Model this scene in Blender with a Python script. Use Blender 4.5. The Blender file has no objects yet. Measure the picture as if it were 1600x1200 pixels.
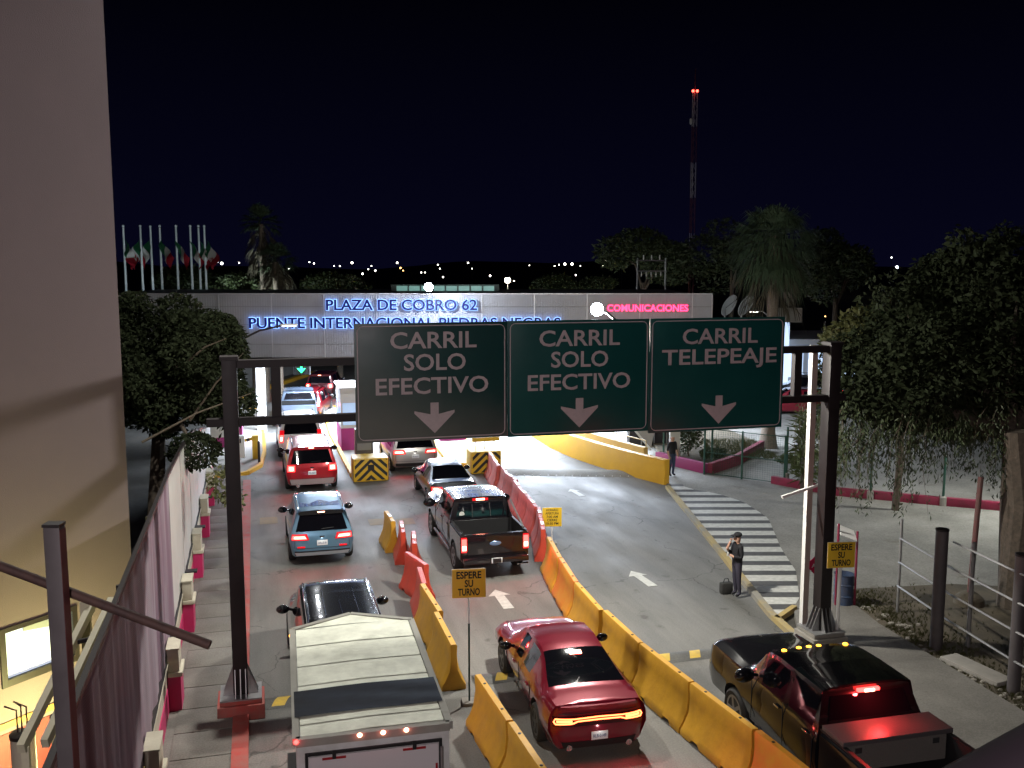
import bpy, bmesh, math, random
from mathutils import Vector, Matrix
random.seed(7)
R = math.radians
PI = math.pi
C15, S15 = math.cos(R(15)), math.sin(R(15))
scene = bpy.context.scene
COL = scene.collection

# The place is laid out in metres in the frame of the road: X across the lanes, Y along them, Z up.
# cf() turns (metres to the right, metres ahead) as seen from the footbridge into that frame.
def cf(x, y, z=None):
    X, Y = C15 * x + S15 * y, -S15 * x + C15 * y
    return (X, Y) if z is None else (X, Y, z)

# ------------------------------------------------------------------ camera, sky, exposure
cam = bpy.data.cameras.new("camera")
cam_o = bpy.data.objects.new("camera", cam)
COL.objects.link(cam_o)
cam_o.location = (0, 0, 8.9)
cam_o.rotation_euler = (R(90 - 7.14), 0, R(-15))
cam.sensor_width = 36
cam.lens = 36 * 1500 / 1600
cam.clip_start = 0.05
cam.clip_end = 5000
scene.camera = cam_o

world = bpy.data.worlds.new("World")
scene.world = world
world.use_nodes = True
nt = world.node_tree
bg = nt.nodes['Background']
tc = nt.nodes.new('ShaderNodeTexCoord')
sx = nt.nodes.new('ShaderNodeSeparateXYZ')
rp = nt.nodes.new('ShaderNodeValToRGB')
nt.links.new(tc.outputs['Generated'], sx.inputs[0])
nt.links.new(sx.outputs['Z'], rp.inputs[0])
nt.links.new(rp.outputs[0], bg.inputs[0])
rp.color_ramp.elements[0].position = 0.0
rp.color_ramp.elements[0].color = (0.0018, 0.0018, 0.0088, 1)
rp.color_ramp.elements[1].position = 0.28
rp.color_ramp.elements[1].color = (0.00035, 0.00035, 0.0013, 1)
bg.inputs[1].default_value = 1.0
scene.view_settings.view_transform = 'Standard'
scene.view_settings.look = 'None'
scene.view_settings.exposure = 0
scene.view_settings.gamma = 1
scene.render.engine = 'CYCLES'
scene.cycles.use_denoising = True
scene.cycles.max_bounces = 5
scene.cycles.diffuse_bounces = 2
scene.cycles.glossy_bounces = 3
scene.cycles.sample_clamp_indirect = 4
scene.cycles.caustics_reflective = False
scene.cycles.caustics_refractive = False

# ------------------------------------------------------------------ helpers
def parent_to(o, p):
    if p is not None:
        o.parent = p
    return o

def tag(o, label=None, cat=None, group=None, kind=None):
    if label: o['label'] = label
    if cat: o['category'] = cat
    if group: o['group'] = group
    if kind: o['kind'] = kind
    return o

def thing(name, label, cat, loc=(0, 0, 0), rz=0, group=None):
    o = bpy.data.objects.new(name, None)
    COL.objects.link(o)
    o.empty_display_size = 0.2
    o.location = loc
    o.rotation_euler = (0, 0, rz)
    return tag(o, label, cat, group)

def link_mesh(name, me, mat, parent=None):
    o = bpy.data.objects.new(name, me)
    if mat is not None and len(me.materials) == 0:
        me.materials.append(mat)
    COL.objects.link(o)
    return parent_to(o, parent)

def copy_tree(o, parent=None):
    c = o.copy()
    COL.objects.link(c)
    if parent is not None:
        c.parent = parent
    for ch in list(KIDS.get(o.name, [])):
        copy_tree(ch, c)
    return c

KIDS = {}
def remember(root):
    KIDS.clear()
    for o in bpy.data.objects:
        if o.parent:
            KIDS.setdefault(o.parent.name, []).append(o)

_dg = [None]
def eval_mesh(o):
    dg = bpy.context.evaluated_depsgraph_get()
    me = bpy.data.meshes.new_from_object(o.evaluated_get(dg))
    return me

class MB:
    """collects simple solids into one mesh"""
    def __init__(s):
        s.v, s.f, s.sm = [], [], []
    def add(s, vs, fs, smooth=False):
        n = len(s.v)
        s.v += [tuple(p) for p in vs]
        s.f += [tuple(i + n for i in f) for f in fs]
        s.sm += [smooth] * len(fs)
        return s
    def box(s, c, d, rz=0, rx=0, ry=0):
        m = Matrix.Rotation(rz, 3, 'Z') @ Matrix.Rotation(ry, 3, 'Y') @ Matrix.Rotation(rx, 3, 'X')
        c = Vector(c)
        vs = [c + m @ Vector((x * d[0] / 2, y * d[1] / 2, z * d[2] / 2)) for z in (-1, 1) for y in (-1, 1) for x in (-1, 1)]
        return s.add(vs, [(0, 2, 3, 1), (4, 5, 7, 6), (0, 1, 5, 4), (2, 6, 7, 3), (0, 4, 6, 2), (1, 3, 7, 5)])
    def b2(s, x0, x1, y0, y1, z0, z1):
        return s.box(((x0 + x1) / 2, (y0 + y1) / 2, (z0 + z1) / 2), (abs(x1 - x0), abs(y1 - y0), abs(z1 - z0)))
    def bar(s, a, b, w, h=None):
        a, b = Vector(a), Vector(b)
        h = h or w
        d = (b - a)
        L = d.length
        d.normalize()
        up = Vector((0, 0, 1)) if abs(d.z) < 0.95 else Vector((0, 1, 0))
        r = d.cross(up).normalized()
        u = r.cross(d)
        vs = [p + r * (i * w / 2) + u * (j * h / 2) for p in (a, b) for j in (-1, 1) for i in (-1, 1)]
        return s.add(vs, [(0, 2, 3, 1), (4, 5, 7, 6), (0, 1, 5, 4), (2, 6, 7, 3), (0, 4, 6, 2), (1, 3, 7, 5)])
    def tube(s, pts, r, n=8, caps=True):
        pts = [Vector(p) for p in pts]
        rs = r if isinstance(r, (list, tuple)) else [r] * len(pts)
        vs = []
        pr = None
        for i, p in enumerate(pts):
            d = (pts[min(i + 1, len(pts) - 1)] - pts[max(i - 1, 0)]).normalized()
            if pr is None:
                up = Vector((0, 0, 1)) if abs(d.z) < 0.9 else Vector((1, 0, 0))
                a = d.cross(up).normalized()
            else:
                a = (pr - d * pr.dot(d)).normalized()
            pr = a
            b = d.cross(a)
            for k in range(n):
                t = 2 * PI * k / n
                vs.append(p + (a * math.cos(t) + b * math.sin(t)) * rs[i])
        fs = []
        for i in range(len(pts) - 1):
            for k in range(n):
                fs.append((i * n + k, i * n + (k + 1) % n, (i + 1) * n + (k + 1) % n, (i + 1) * n + k))
        if caps:
            fs.append(tuple(reversed(range(n))))
            fs.append(tuple(range((len(pts) - 1) * n, len(pts) * n)))
        return s.add(vs, fs, True)
    def lathe(s, c, prof, n=20, axis='Z'):
        c = Vector(c)
        vs = []
        for (r, h) in prof:
            for k in range(n):
                t = 2 * PI * k / n
                a, b = r * math.cos(t), r * math.sin(t)
                vs.append(c + (Vector((a, b, h)) if axis == 'Z' else Vector((h, a, b)) if axis == 'X' else Vector((a, h, b))))
        fs = []
        for i in range(len(prof) - 1):
            for k in range(n):
                fs.append((i * n + k, i * n + (k + 1) % n, (i + 1) * n + (k + 1) % n, (i + 1) * n + k))
        fs.append(tuple(reversed(range(n))))
        fs.append(tuple(range((len(prof) - 1) * n, len(prof) * n)))
        return s.add(vs, fs, True)
    def ball(s, c, r, n=12, m=8):
        r = r if isinstance(r, (tuple, list)) else (r, r, r)
        vs, fs = [], []
        for i in range(m + 1):
            p = PI * i / m
            for k in range(n):
                t = 2 * PI * k / n
                vs.append((c[0] + r[0] * math.sin(p) * math.cos(t), c[1] + r[1] * math.sin(p) * math.sin(t), c[2] + r[2] * math.cos(p)))
        for i in range(m):
            for k in range(n):
                fs.append((i * n + k, (i + 1) * n + k, (i + 1) * n + (k + 1) % n, i * n + (k + 1) % n))
        return s.add(vs, fs, True)
    def prism(s, poly, z0, z1):
        n = len(poly)
        a = sum(poly[i][0] * poly[(i + 1) % n][1] - poly[(i + 1) % n][0] * poly[i][1] for i in range(n))
        if a < 0: poly = poly[::-1]
        vs = [(p[0], p[1], z0) for p in poly] + [(p[0], p[1], z1) for p in poly]
        fs = [tuple(reversed(range(n))), tuple(range(n, 2 * n))] + [(i, (i + 1) % n, n + (i + 1) % n, n + i) for i in range(n)]
        return s.add(vs, fs)
    def mesh(s, name, angle=35):
        me = bpy.data.meshes.new(name)
        me.from_pydata(s.v, [], s.f)
        me.polygons.foreach_set('use_smooth', s.sm)
        me.update()
        if any(s.sm):
            try: me.set_sharp_from_angle(angle=R(angle))
            except Exception: pass
        return me
    def build(s, name, mat, parent=None, bevel=0, angle=35):
        me = s.mesh(name, angle)
        if bevel:
            bm = bmesh.new(); bm.from_mesh(me)
            es = [e for e in bm.edges if len(e.link_faces) == 2 and e.calc_face_angle(0) > R(30)]
            bmesh.ops.bevel(bm, geom=es, offset=bevel, segments=2, affect='EDGES', profile=0.6)
            bm.to_mesh(me); bm.free()
            for p in me.polygons: p.use_smooth = True
            try: me.set_sharp_from_angle(angle=R(40))
            except Exception: pass
        return link_mesh(name, me, mat, parent)

def extrude_poly_x(mb, prof, x0, x1):
    """prism of a (y,z) outline along x"""
    n = len(prof)
    vs = [(x0, y, z) for y, z in prof] + [(x1, y, z) for y, z in prof]
    mb.add(vs, [tuple(range(n)), tuple(reversed(range(n, 2 * n)))] + [(i, n + i, n + (i + 1) % n, (i + 1) % n) for i in range(n)])

MATS = {}
def mat(name, col=(.5, .5, .5), rough=.6, metal=0, emit=None, es=0, coat=0, noise=None, bump=None, trans=0, spec=.5, ior=1.45, alpha=1):
    """noise=(scale, amount, second colour); bump=(scale, strength)"""
    if name in MATS: return MATS[name]
    m = bpy.data.materials.new(name)
    m.use_nodes = True
    N, L = m.node_tree.nodes, m.node_tree.links
    b = N['Principled BSDF']
    b.inputs['Base Color'].default_value = (*col, 1)
    b.inputs['Roughness'].default_value = rough
    b.inputs['Metallic'].default_value = metal
    b.inputs['Coat Weight'].default_value = coat
    b.inputs['Coat Roughness'].default_value = .04
    b.inputs['Specular IOR Level'].default_value = spec
    b.inputs['Transmission Weight'].default_value = trans
    b.inputs['IOR'].default_value = ior
    b.inputs['Alpha'].default_value = alpha
    if emit:
        b.inputs['Emission Color'].default_value = (*emit, 1)
        b.inputs['Emission Strength'].default_value = es
    if noise or bump:
        t = N.new('ShaderNodeTexCoord')
    if noise:
        n = N.new('ShaderNodeTexNoise'); n.inputs['Scale'].default_value = noise[0]; n.inputs['Detail'].default_value = 6; n.inputs['Roughness'].default_value = .65
        L.new(t.outputs['Object'], n.inputs['Vector'])
        r = N.new('ShaderNodeValToRGB')
        r.color_ramp.elements[0].position = .5 - noise[1] / 2; r.color_ramp.elements[1].position = .5 + noise[1] / 2
        r.color_ramp.elements[0].color = (*noise[2], 1); r.color_ramp.elements[1].color = (*col, 1)
        L.new(n.outputs['Fac'], r.inputs[0]); L.new(r.outputs[0], b.inputs['Base Color'])
        mr = N.new('ShaderNodeMapRange'); mr.inputs[3].default_value = max(0, rough - .1); mr.inputs[4].default_value = min(1, rough + .15)
        L.new(n.outputs['Fac'], mr.inputs[0]); L.new(mr.outputs[0], b.inputs['Roughness'])
    if bump:
        n2 = N.new('ShaderNodeTexNoise'); n2.inputs['Scale'].default_value = bump[0]; n2.inputs['Detail'].default_value = 4
        L.new(t.outputs['Object'], n2.inputs['Vector'])
        bp = N.new('ShaderNodeBump'); bp.inputs['Strength'].default_value = bump[1]; bp.inputs['Distance'].default_value = .02
        L.new(n2.outputs['Fac'], bp.inputs['Height']); L.new(bp.outputs[0], b.inputs['Normal'])
    MATS[name] = m
    return m

def glow(name, col, s):
    return mat(name, (0.02, 0.02, 0.02), emit=col, es=s)

def surface_mat(name, c1, c2, c3, stretch=(1, 1, 1), s1=.35, s2=6, rough=.75, streak=0, bump=.25, cracks=False):
    """ground: broad patches, fine grain, optional streaks along Y and dark blots"""
    m = bpy.data.materials.new(name); m.use_nodes = True
    N, L = m.node_tree.nodes, m.node_tree.links
    b = N['Principled BSDF']; b.inputs['Roughness'].default_value = rough
    t = N.new('ShaderNodeTexCoord')
    def noise(scale, sc=(1, 1, 1), det=6, ro=.6):
        mp = N.new('ShaderNodeMapping'); mp.inputs['Scale'].default_value = sc
        L.new(t.outputs['Object'], mp.inputs[0])
        n = N.new('ShaderNodeTexNoise'); n.inputs['Scale'].default_value = scale; n.inputs['Detail'].default_value = det; n.inputs['Roughness'].default_value = ro
        L.new(mp.outputs[0], n.inputs['Vector']); return n.outputs['Fac']
    def ramp(f, a, b_, ca, cb):
        r = N.new('ShaderNodeValToRGB'); r.color_ramp.elements[0].position = a; r.color_ramp.elements[1].position = b_
        r.color_ramp.elements[0].color = (*ca, 1); r.color_ramp.elements[1].color = (*cb, 1)
        L.new(f, r.inputs[0]); return r.outputs[0]
    def mix(kind, f, a, b_):
        x = N.new('ShaderNodeMix'); x.data_type = 'RGBA'; x.blend_type = kind
        if isinstance(f, float): x.inputs[0].default_value = f
        else: L.new(f, x.inputs[0])
        L.new(a, x.inputs[6]); L.new(b_, x.inputs[7]); return x.outputs[2]
    base = ramp(noise(s1, stretch), .35, .65, c1, c2)
    grain = ramp(noise(s2 * 6, (1, 1, 1), 3), .3, .7, (.72, .72, .72), (1.12, 1.12, 1.12))
    out = mix('MULTIPLY', 1.0, base, grain)
    blot = ramp(noise(s2 * .25, (1, 1, 1), 8, .7), .60, .72, (1, 1, 1), c3)
    out = mix('MULTIPLY', 1.0, out, blot)
    if streak:
        st_ = ramp(noise(1.6, (1, .06, 1), 4), .42, .6, (1, 1, 1), (1 - streak,) * 3)
        out = mix('MULTIPLY', 1.0, out, st_)
    if cracks:
        nd = N.new('ShaderNodeTexNoise'); nd.inputs['Scale'].default_value = 1.2; nd.inputs['Detail'].default_value = 6
        L.new(t.outputs['Object'], nd.inputs['Vector'])
        va = N.new('ShaderNodeVectorMath'); va.operation = 'MULTIPLY_ADD'; va.inputs[1].default_value = (1.1, 1.1, 0)
        L.new(nd.outputs['Color'], va.inputs[0]); L.new(t.outputs['Object'], va.inputs[2])
        vo = N.new('ShaderNodeTexVoronoi'); vo.feature = 'DISTANCE_TO_EDGE'; vo.inputs['Scale'].default_value = .28
        L.new(va.outputs[0], vo.inputs['Vector'])
        gate = ramp(noise(.45), .5, .56, (1, 1, 1), (0, 0, 0))
        ck = ramp(vo.outputs['Distance'], .002, .007, (.45, .45, .45), (1, 1, 1))
        ck = mix('LIGHTEN', 1.0, ck, gate)
        out = mix('MULTIPLY', 1.0, out, ck)
        oil = ramp(noise(2.2, (1, .8, 1), 2, .4), .70, .78, (1, 1, 1), (.6, .59, .57))
        out = mix('MULTIPLY', 1.0, out, oil)
    L.new(out, b.inputs['Base Color'])
    bp = N.new('ShaderNodeBump'); bp.inputs['Strength'].default_value = bump; bp.inputs['Distance'].default_value = .01
    L.new(noise(s2 * 10, det=3), bp.inputs['Height']); L.new(bp.outputs[0], b.inputs['Normal'])
    mr = N.new('ShaderNodeMapRange'); mr.inputs[1].default_value = .35; mr.inputs[2].default_value = .65
    mr.inputs[3].default_value = rough - .12; mr.inputs[4].default_value = rough + .08
    L.new(noise(.8, stretch), mr.inputs[0]); L.new(mr.outputs[0], b.inputs['Roughness'])
    return m

def split_letters(name, me, mat_, parent, z=None):
    """one object per letter"""
    bm = bmesh.new(); bm.from_mesh(me)
    seen, groups = set(), []
    for v in bm.verts:
        if v in seen: continue
        st_, g = [v], []
        seen.add(v)
        while st_:
            a = st_.pop(); g.append(a)
            for e in a.link_edges:
                o = e.other_vert(a)
                if o not in seen: seen.add(o); st_.append(o)
        groups.append(g)
    bm.verts.index_update()
    out = []
    for g in groups:
        idx = {v: i for i, v in enumerate(g)}
        fs = []
        for v in g:
            for f in v.link_faces:
                if f.verts[0] is v or min(f.verts, key=lambda q: q.index) is v:
                    if min(f.verts, key=lambda q: q.index) is v: fs.append(tuple(idx[w] for w in f.verts))
        m2 = bpy.data.meshes.new(name); m2.from_pydata([tuple(v.co) for v in g], [], fs)
        out.append(link_mesh(name, m2, mat_, parent))
    bm.free()
    return out

def text_mesh(body, size, extrude=.005, offset=0, width=None, align='CENTER', spacing=1.0):
    cu = bpy.data.curves.new('lettering', 'FONT')
    cu.body = body; cu.size = size; cu.extrude = extrude; cu.offset = offset
    cu.align_x = align; cu.space_character = spacing; cu.resolution_u = 3
    o = bpy.data.objects.new('tmp', cu); COL.objects.link(o)
    me = eval_mesh(o)
    bpy.data.objects.remove(o)
    if width:
        xs = [v.co.x for v in me.vertices]
        k = width / (max(xs) - min(xs)); c = (max(xs) + min(xs)) / 2
        for v in me.vertices:
            v.co.x = (v.co.x - c) * k
    me.materials.clear()
    me.transform(Matrix.Rotation(R(90), 4, 'X'))     # reads along +X, faces -Y
    return me

def lettering(body, size, loc, m, parent, width=None, extrude=.004, offset=0, spacing=1.0, rz=0, rx=0, name='lettering'):
    me = text_mesh(body, size, extrude, offset, width, spacing=spacing)
    o = link_mesh(name, me, m, parent)
    o.location = loc; o.rotation_euler = (rx, 0, rz)
    return o

def point_light(name, loc, power, col, r=.1, parent=None):
    l = bpy.data.lights.new(name, 'POINT'); l.energy = power; l.color = col; l.shadow_soft_size = r
    if 'glow' in name: l.specular_factor = 0
    o = bpy.data.objects.new(name, l); COL.objects.link(o); o.location = loc
    return parent_to(o, parent)

def spot_light(name, loc, power, col, size=150, blend=.6, r=.12, parent=None, rot=(0, 0, 0)):
    l = bpy.data.lights.new(name, 'SPOT'); l.energy = power; l.color = col; l.shadow_soft_size = r
    l.spot_size = R(size); l.spot_blend = blend
    o = bpy.data.objects.new(name, l); COL.objects.link(o); o.location = loc; o.rotation_euler = rot
    return parent_to(o, parent)

def brake_glow(loc, power, parent):
    return spot_light('brake_glow', loc, power, (1, .05, .07), 150, .7, .05, parent, rot=(R(-62), 0, 0))

def struct(mb, name, m, label=None, parent=None, **k):
    o = mb.build(name, m, parent, **k)
    o['kind'] = 'structure'
    if label: o['label'] = label
    return o

# ------------------------------------------------------------------ materials
asphalt = surface_mat('worn grey asphalt', (.118, .117, .11), (.21, .203, .188), (.52, .50, .47), (1, .35, 1), .32, 5, .72, .16, cracks=True)
concrete = surface_mat('sidewalk concrete', (.13, .122, .108), (.20, .188, .168), (.7, .66, .6), (1, 1, 1), .6, 5, .85)
old_concrete = surface_mat('old lot concrete', (.17, .165, .15), (.30, .29, .265), (.6, .55, .45), (1, 1, 1), .3, 3, .85)
dirt = surface_mat('dry soil', (.07, .058, .04), (.13, .108, .075), (.6, .6, .5), (1, 1, 1), .8, 5, .95, bump=.8)
night_ground = surface_mat('far ground', (.04, .038, .033), (.07, .065, .055), (.7, .7, .7), (1, 1, 1), .1, 1, .9)
white_paint = mat('worn white paint', (.62, .62, .58), .65, noise=(7, .5, (.36, .36, .34)))
dark_paint = mat('worn black paint', (.05, .05, .052), .7, noise=(5, .5, (.09, .09, .09)))
yellow_paint = mat('yellow road paint', (.62, .42, .05), .65, noise=(5, .4, (.38, .27, .08)))
red_paint = mat('red kerb paint', (.42, .055, .045), .6, noise=(3, .35, (.28, .12, .10)))
pink_paint = mat('magenta wall paint', (.55, .03, .14), .5, noise=(2, .5, (.45, .03, .12)))
magenta_paint = mat('purple pink paint', (.50, .045, .26), .5, noise=(2, .5, (.42, .04, .2)))
maroon_paint = mat('maroon paint', (.24, .012, .05), .6, noise=(4, .4, (.16, .02, .04)))
cream_paint = mat('cream masonry paint', (.56, .52, .42), .75, noise=(3, .5, (.42, .38, .30)), bump=(20, .3))
white_wall = mat('white painted panel', (.62, .62, .60), .55, noise=(1.2, .6, (.48, .48, .46)))
plaster = mat('plain plaster', (.165, .128, .142), .85, noise=(.8, .45, (.146, .113, .126)), bump=(60, .25))
wall_yellow = mat('yellow concrete barrier paint', (.72, .40, .03), .5, noise=(1.5, .5, (.62, .33, .03)), bump=(8, .2))
steel_dark = mat('dark brown steel', (.024, .019, .020), .5, .2, noise=(4, .4, (.016, .013, .014)))
steel_mauve = mat('grey painted steel', (.105, .095, .098), .5, .2, noise=(3, .4, (.08, .07, .073)))
rust = mat('rusty steel pipe', (.10, .055, .045), .7, .3, noise=(9, .4, (.05, .03, .028)))
galv = mat('galvanised steel', (.42, .42, .42), .4, .7, noise=(6, .5, (.3, .3, .31)))
white_steel = mat('white painted steel', (.72, .72, .70), .4)
black_plastic = mat('black plastic', (.012, .012, .013), .5)
black_gloss = mat('black gloss', (.006, .006, .008), .12, coat=.6)
glass_dark = mat('dark car glass', (.004, .004, .006), .04, spec=.8, coat=.5)
tyre = mat('tyre rubber', (.018, .018, .018), .8)
rim_mat = mat('alloy rim', (.35, .35, .36), .3, .9)
rim_dark = mat('dark alloy rim', (.03, .03, .032), .3, .8)
chrome = mat('chrome', (.7, .7, .72), .12, 1)
green_sign = mat('green sign sheeting', (.007, .080, .075), .32, noise=(1.2, .4, (.006, .068, .064)))
green_hazed = mat('hazed green sign sheeting', (.03, .07, .06), .38, noise=(1.0, .25, (.004, .062, .056)))
sign_white = mat('sign letters mauve white', (.52, .46, .47), .45, noise=(9, .3, (.45, .40, .41)))
perf = mat('perforated grey metal panel', (.52, .52, .56), .55, .1, noise=(.7, .6, (.38, .38, .42)))
orange_plastic = mat('orange red barrier plastic', (.62, .07, .035), .4, noise=(3.5, .6, (.40, .05, .03)), coat=.1, bump=(5, .35))
pinkred_plastic = mat('faded red barrier plastic', (.58, .10, .075), .45, noise=(3.5, .35, (.34, .06, .055)), bump=(5, .35))
yellow_plastic = mat('yellow barrier plastic', (.68, .37, .03), .45, noise=(3.2, .65, (.46, .23, .03)), bump=(5, .35))
sign_yellow = mat('yellow sign sheet', (.72, .46, .03), .35)
sign_amber = mat('amber sign sheet', (.75, .42, .04), .3)
letter_black = mat('black lettering', (.01, .01, .01), .5)
leaf_a = mat('leaf green', (.065, .085, .025), .6)
leaf_b = mat('leaf dark green', (.035, .05, .018), .6)
leaf_c = mat('leaf olive', (.085, .09, .03), .6)
leaf_d = mat('leaf deep green', (.015, .020, .009), .75, spec=.12)
leaf_palm = mat('palm frond green', (.06, .095, .05), .6)
leaf_dry = mat('dry palm frond', (.085, .075, .05), .85)
bark = mat('bark', (.11, .085, .065), .9, noise=(8, .4, (.05, .04, .03)), bump=(14, .9))
palm_bark = mat('palm bark', (.24, .20, .16), .9, noise=(10, .4, (.15, .12, .09)), bump=(18, .8))
twig = mat('brown twig', (.075, .058, .04), .8)

# ================================================================== GROUND
g = MB(); g.b2(-1500, 1500, -300, 1600, -.6, -.05)
struct(g, 'ground', night_ground)
g = MB()
g.prism([(-2.0, -12), (11.75, -12), (11.95, 8), (12.1, 19.2), (12.35, 21), (13.3, 25), (15.7, 34.4), (17, 37), (15.5, 60), (8, 110), (-9, 110), (-3, 60), (-2.0, 45)], -.05, 0)
struct(g, 'road', asphalt)
# faded block of paint squares across the left lane
g = MB()
for i, (x, y, w, h) in enumerate([(.9, 33.1, .95, .9), (3.6, 32.2, .7, .8), (4.55, 32.0, .6, .8), (-.05, 33.3, .6, .9)]):
    g.b2(x, x + w, y, y + h, .004, .006)
struct(g, 'faded_road_marking', mat('faded ochre paint', (.27, .21, .13), .8, noise=(4, .5, (.18, .16, .13))))

# sidewalk on the left, in cast bays
sw = MB(); sw.b2(-2.2, -.52, -8, 41, -.05, .09)
sidewalk = struct(sw, 'sidewalk', concrete)
me_bay = None
for i in range(32):
    b = MB(); b.b2(-1.72, -.66, 8 + i * 1.02, 8 + i * 1.02 + .995, .09, .102 + random.uniform(0, .004))
    o = b.build('paving_bay', concrete, sidewalk, bevel=.004)
k = MB(); k.b2(-.66, -.42, -8, 40, .09, .125)
k.b2(-.44, -.36, -8, 40, -.02, .122)
struct(k, 'kerb', red_paint, 'red painted kerb along the left lane')

# right sidewalk, kerb, crosswalk, lot, soil
sw = MB()
sw.prism([(11.9, -10), (14.3, -10), (14.45, 14.8), (14.6, 19.6), (14.9, 21.3), (15.1, 21.9), (13.05, 20.9), (12.2, 19.2), (12.05, 8)], -.05, .12)
rs = struct(sw, 'sidewalk', concrete)
k = MB()
for a, b in (((11.9, -10), (12.05, 8)), ((12.05, 8), (12.2, 19.2)), ((12.2, 19.2), (12.42, 20.9)), ((12.42, 20.9), (15.7, 34.6))):
    k.bar((*a, .04), (*b, .04), .18, .18)
struct(k, 'kerb', mat('faded yellow kerb paint', (.38, .29, .12), .8, noise=(.5, .14, (.235, .22, .185))), 'worn yellow kerb beside the crosswalk')
k = MB(); k.bar(cf(6.62, 23.1, .06), cf(7.32, 23.95, .06), .14, .14)
struct(k, 'kerb', mat('yellow kerb tip', (.50, .34, .08), .7, noise=(2, .35, (.3, .26, .17))))
lot = MB()
lot.prism([(12.5, 20.9), (15.1, 21.9), (60, 14), (60, 100), (17, 100), (17, 40), (15.8, 34.6)], -.05, .035)
struct(lot, 'pavement', old_concrete)
so = MB()
so.prism([(14.3, -10), (40, -10), (40, 15), (24, 19.5), (18.5, 21.8), (15.3, 22.2), (14.9, 21.3), (14.6, 19.6), (14.45, 14.8)], -.04, .05)
struct(so, 'soil_bank', dirt)
# crosswalk of white and black bands
cw = bpy.data.objects.new('crosswalk', None); COL.objects.link(cw); tag(cw, 'black and white striped crosswalk at the right', kind='structure')
def lerp_pts(P, y):
    for (y0, x0), (y1, x1) in zip(P, P[1:]):
        if y0 <= y <= y1: return x0 + (x1 - x0) * (y - y0) / (y1 - y0)
    return P[-1][1]
cl = [(23.2, 6.5), (25, 6.42), (30, 6.3), (37.4, 6.24)]
cr = [(23.2, 6.75), (24.6, 7.65), (27.0, 8.25), (29.3, 8.45), (30.9, 8.7), (32.9, 9.0), (35.1, 8.7), (36.5, 8.0), (37.4, 6.9)]
y = 23.35
n = 0
while y < 37.2:
    for w, m_ in ((.52, white_paint), (.40, dark_paint)):
        y2 = y + w
        poly = [cf(lerp_pts(cl, y) + .1, y), cf(lerp_pts(cr, y), y), cf(lerp_pts(cr, y2), y2), cf(lerp_pts(cl, y2) + .1, y2)]
        b = MB(); b.prism(poly, .036, .043)
        b.build('stripe', m_, cw)
        y = y2

# lane arrows
def arrow(x, y, s, rz, label):
    L = 1.75 * s; w = .17 * s; h = .36 * s
    P = [(-w, -L / 2), (w, -L / 2), (w * .9, L * .18), (h, L * .18), (0, L / 2), (-h, L * .18), (-w * .9, L * .18)]
    c_, s_ = math.cos(rz), math.sin(rz)
    b = MB(); b.prism([(x + px_ * c_ - py * s_, y + px_ * s_ + py * c_) for px_, py in P], .004, .007)
    o = b.build('lane_arrow', white_paint); tag(o, label, kind='structure')
arrow(11.95, 34.9, .7, R(4), 'white lane arrow far along the right lane')
arrow(10.42, 24.6, .8, R(4), 'white lane arrow in the right lane level with the pedestrian')
arrow(6.15, 24.0, .85, R(0), 'white lane arrow behind the black pickup')
arrow(11.6, 46, .9, R(4), 'white lane arrow under the canopy lights')

# speed hump with slanted yellow dashes, and the grooved hump before the plaza
def hump(x0, x1, y, w, h, m_, name='speed_hump', sk=0):
    b = MB(); vs, fs = [], []
    n, nx = 8, 6
    for j in range(nx + 1):
        X = x0 + (x1 - x0) * j / nx
        for i in range(n + 1):
            t = i / n
            vs.append((X, y + sk * j / nx + (t - .5) * w, .004 + h * math.sin(PI * t)))
    for j in range(nx):
        for i in range(n):
            a = j * (n + 1) + i
            fs.append((a, a + n + 1, a + n + 2, a + 1))
    b.add(vs, fs, True)
    return struct(b, name, m_)
dark_asph = surface_mat('dark hump asphalt', (.07, .07, .068), (.12, .118, .11), (.8, .8, .8), (1, 1, 1), 1, 5, .75)
h1 = hump(-.35, 3.5, 19.25, .55, .07, dark_asph)
h2 = hump(4.3, 7.3, 19.25, .55, .07, dark_asph)
h3 = hump(8.1, 12.1, 19.25, .55, .07, dark_asph)
for par, xs in ((h1, (.05, 1.2, 2.4)), (h2, (4.7, 5.9, 7.0)), (h3, (8.5, 9.25, 9.95, 10.9, 11.6))):
    for x in xs:
        b = MB(); vs = []
        for i in range(7):
            t = .12 + .66 * i / 6
            for q in (0, .26):
                vs.append((x + q + .22 * t, 19.25 + (t - .5) * .55, .009 + .07 * math.sin(PI * t)))
        b.add(vs, [(2 * i, 2 * i + 1, 2 * i + 3, 2 * i + 2) for i in range(6)], True)
        b.build('yellow_dash', yellow_paint, par)
h4 = hump(10.1, 15.7, 39.35, 1.5, .13, surface_mat('hump concrete', (.15, .14, .12), (.24, .225, .19), (.45, .42, .38), (1, 1, 1), .9, 4, .85), sk=-2.0)
studs = MB()
for i in range(16):
    studs.ball((10.5 + i * .32, 38.45 - i * .105, .02), (.035, .035, .03), 6, 4)
studs.build('road_stud', mat('white road stud', (.75, .75, .75), .3), h4)

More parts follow.
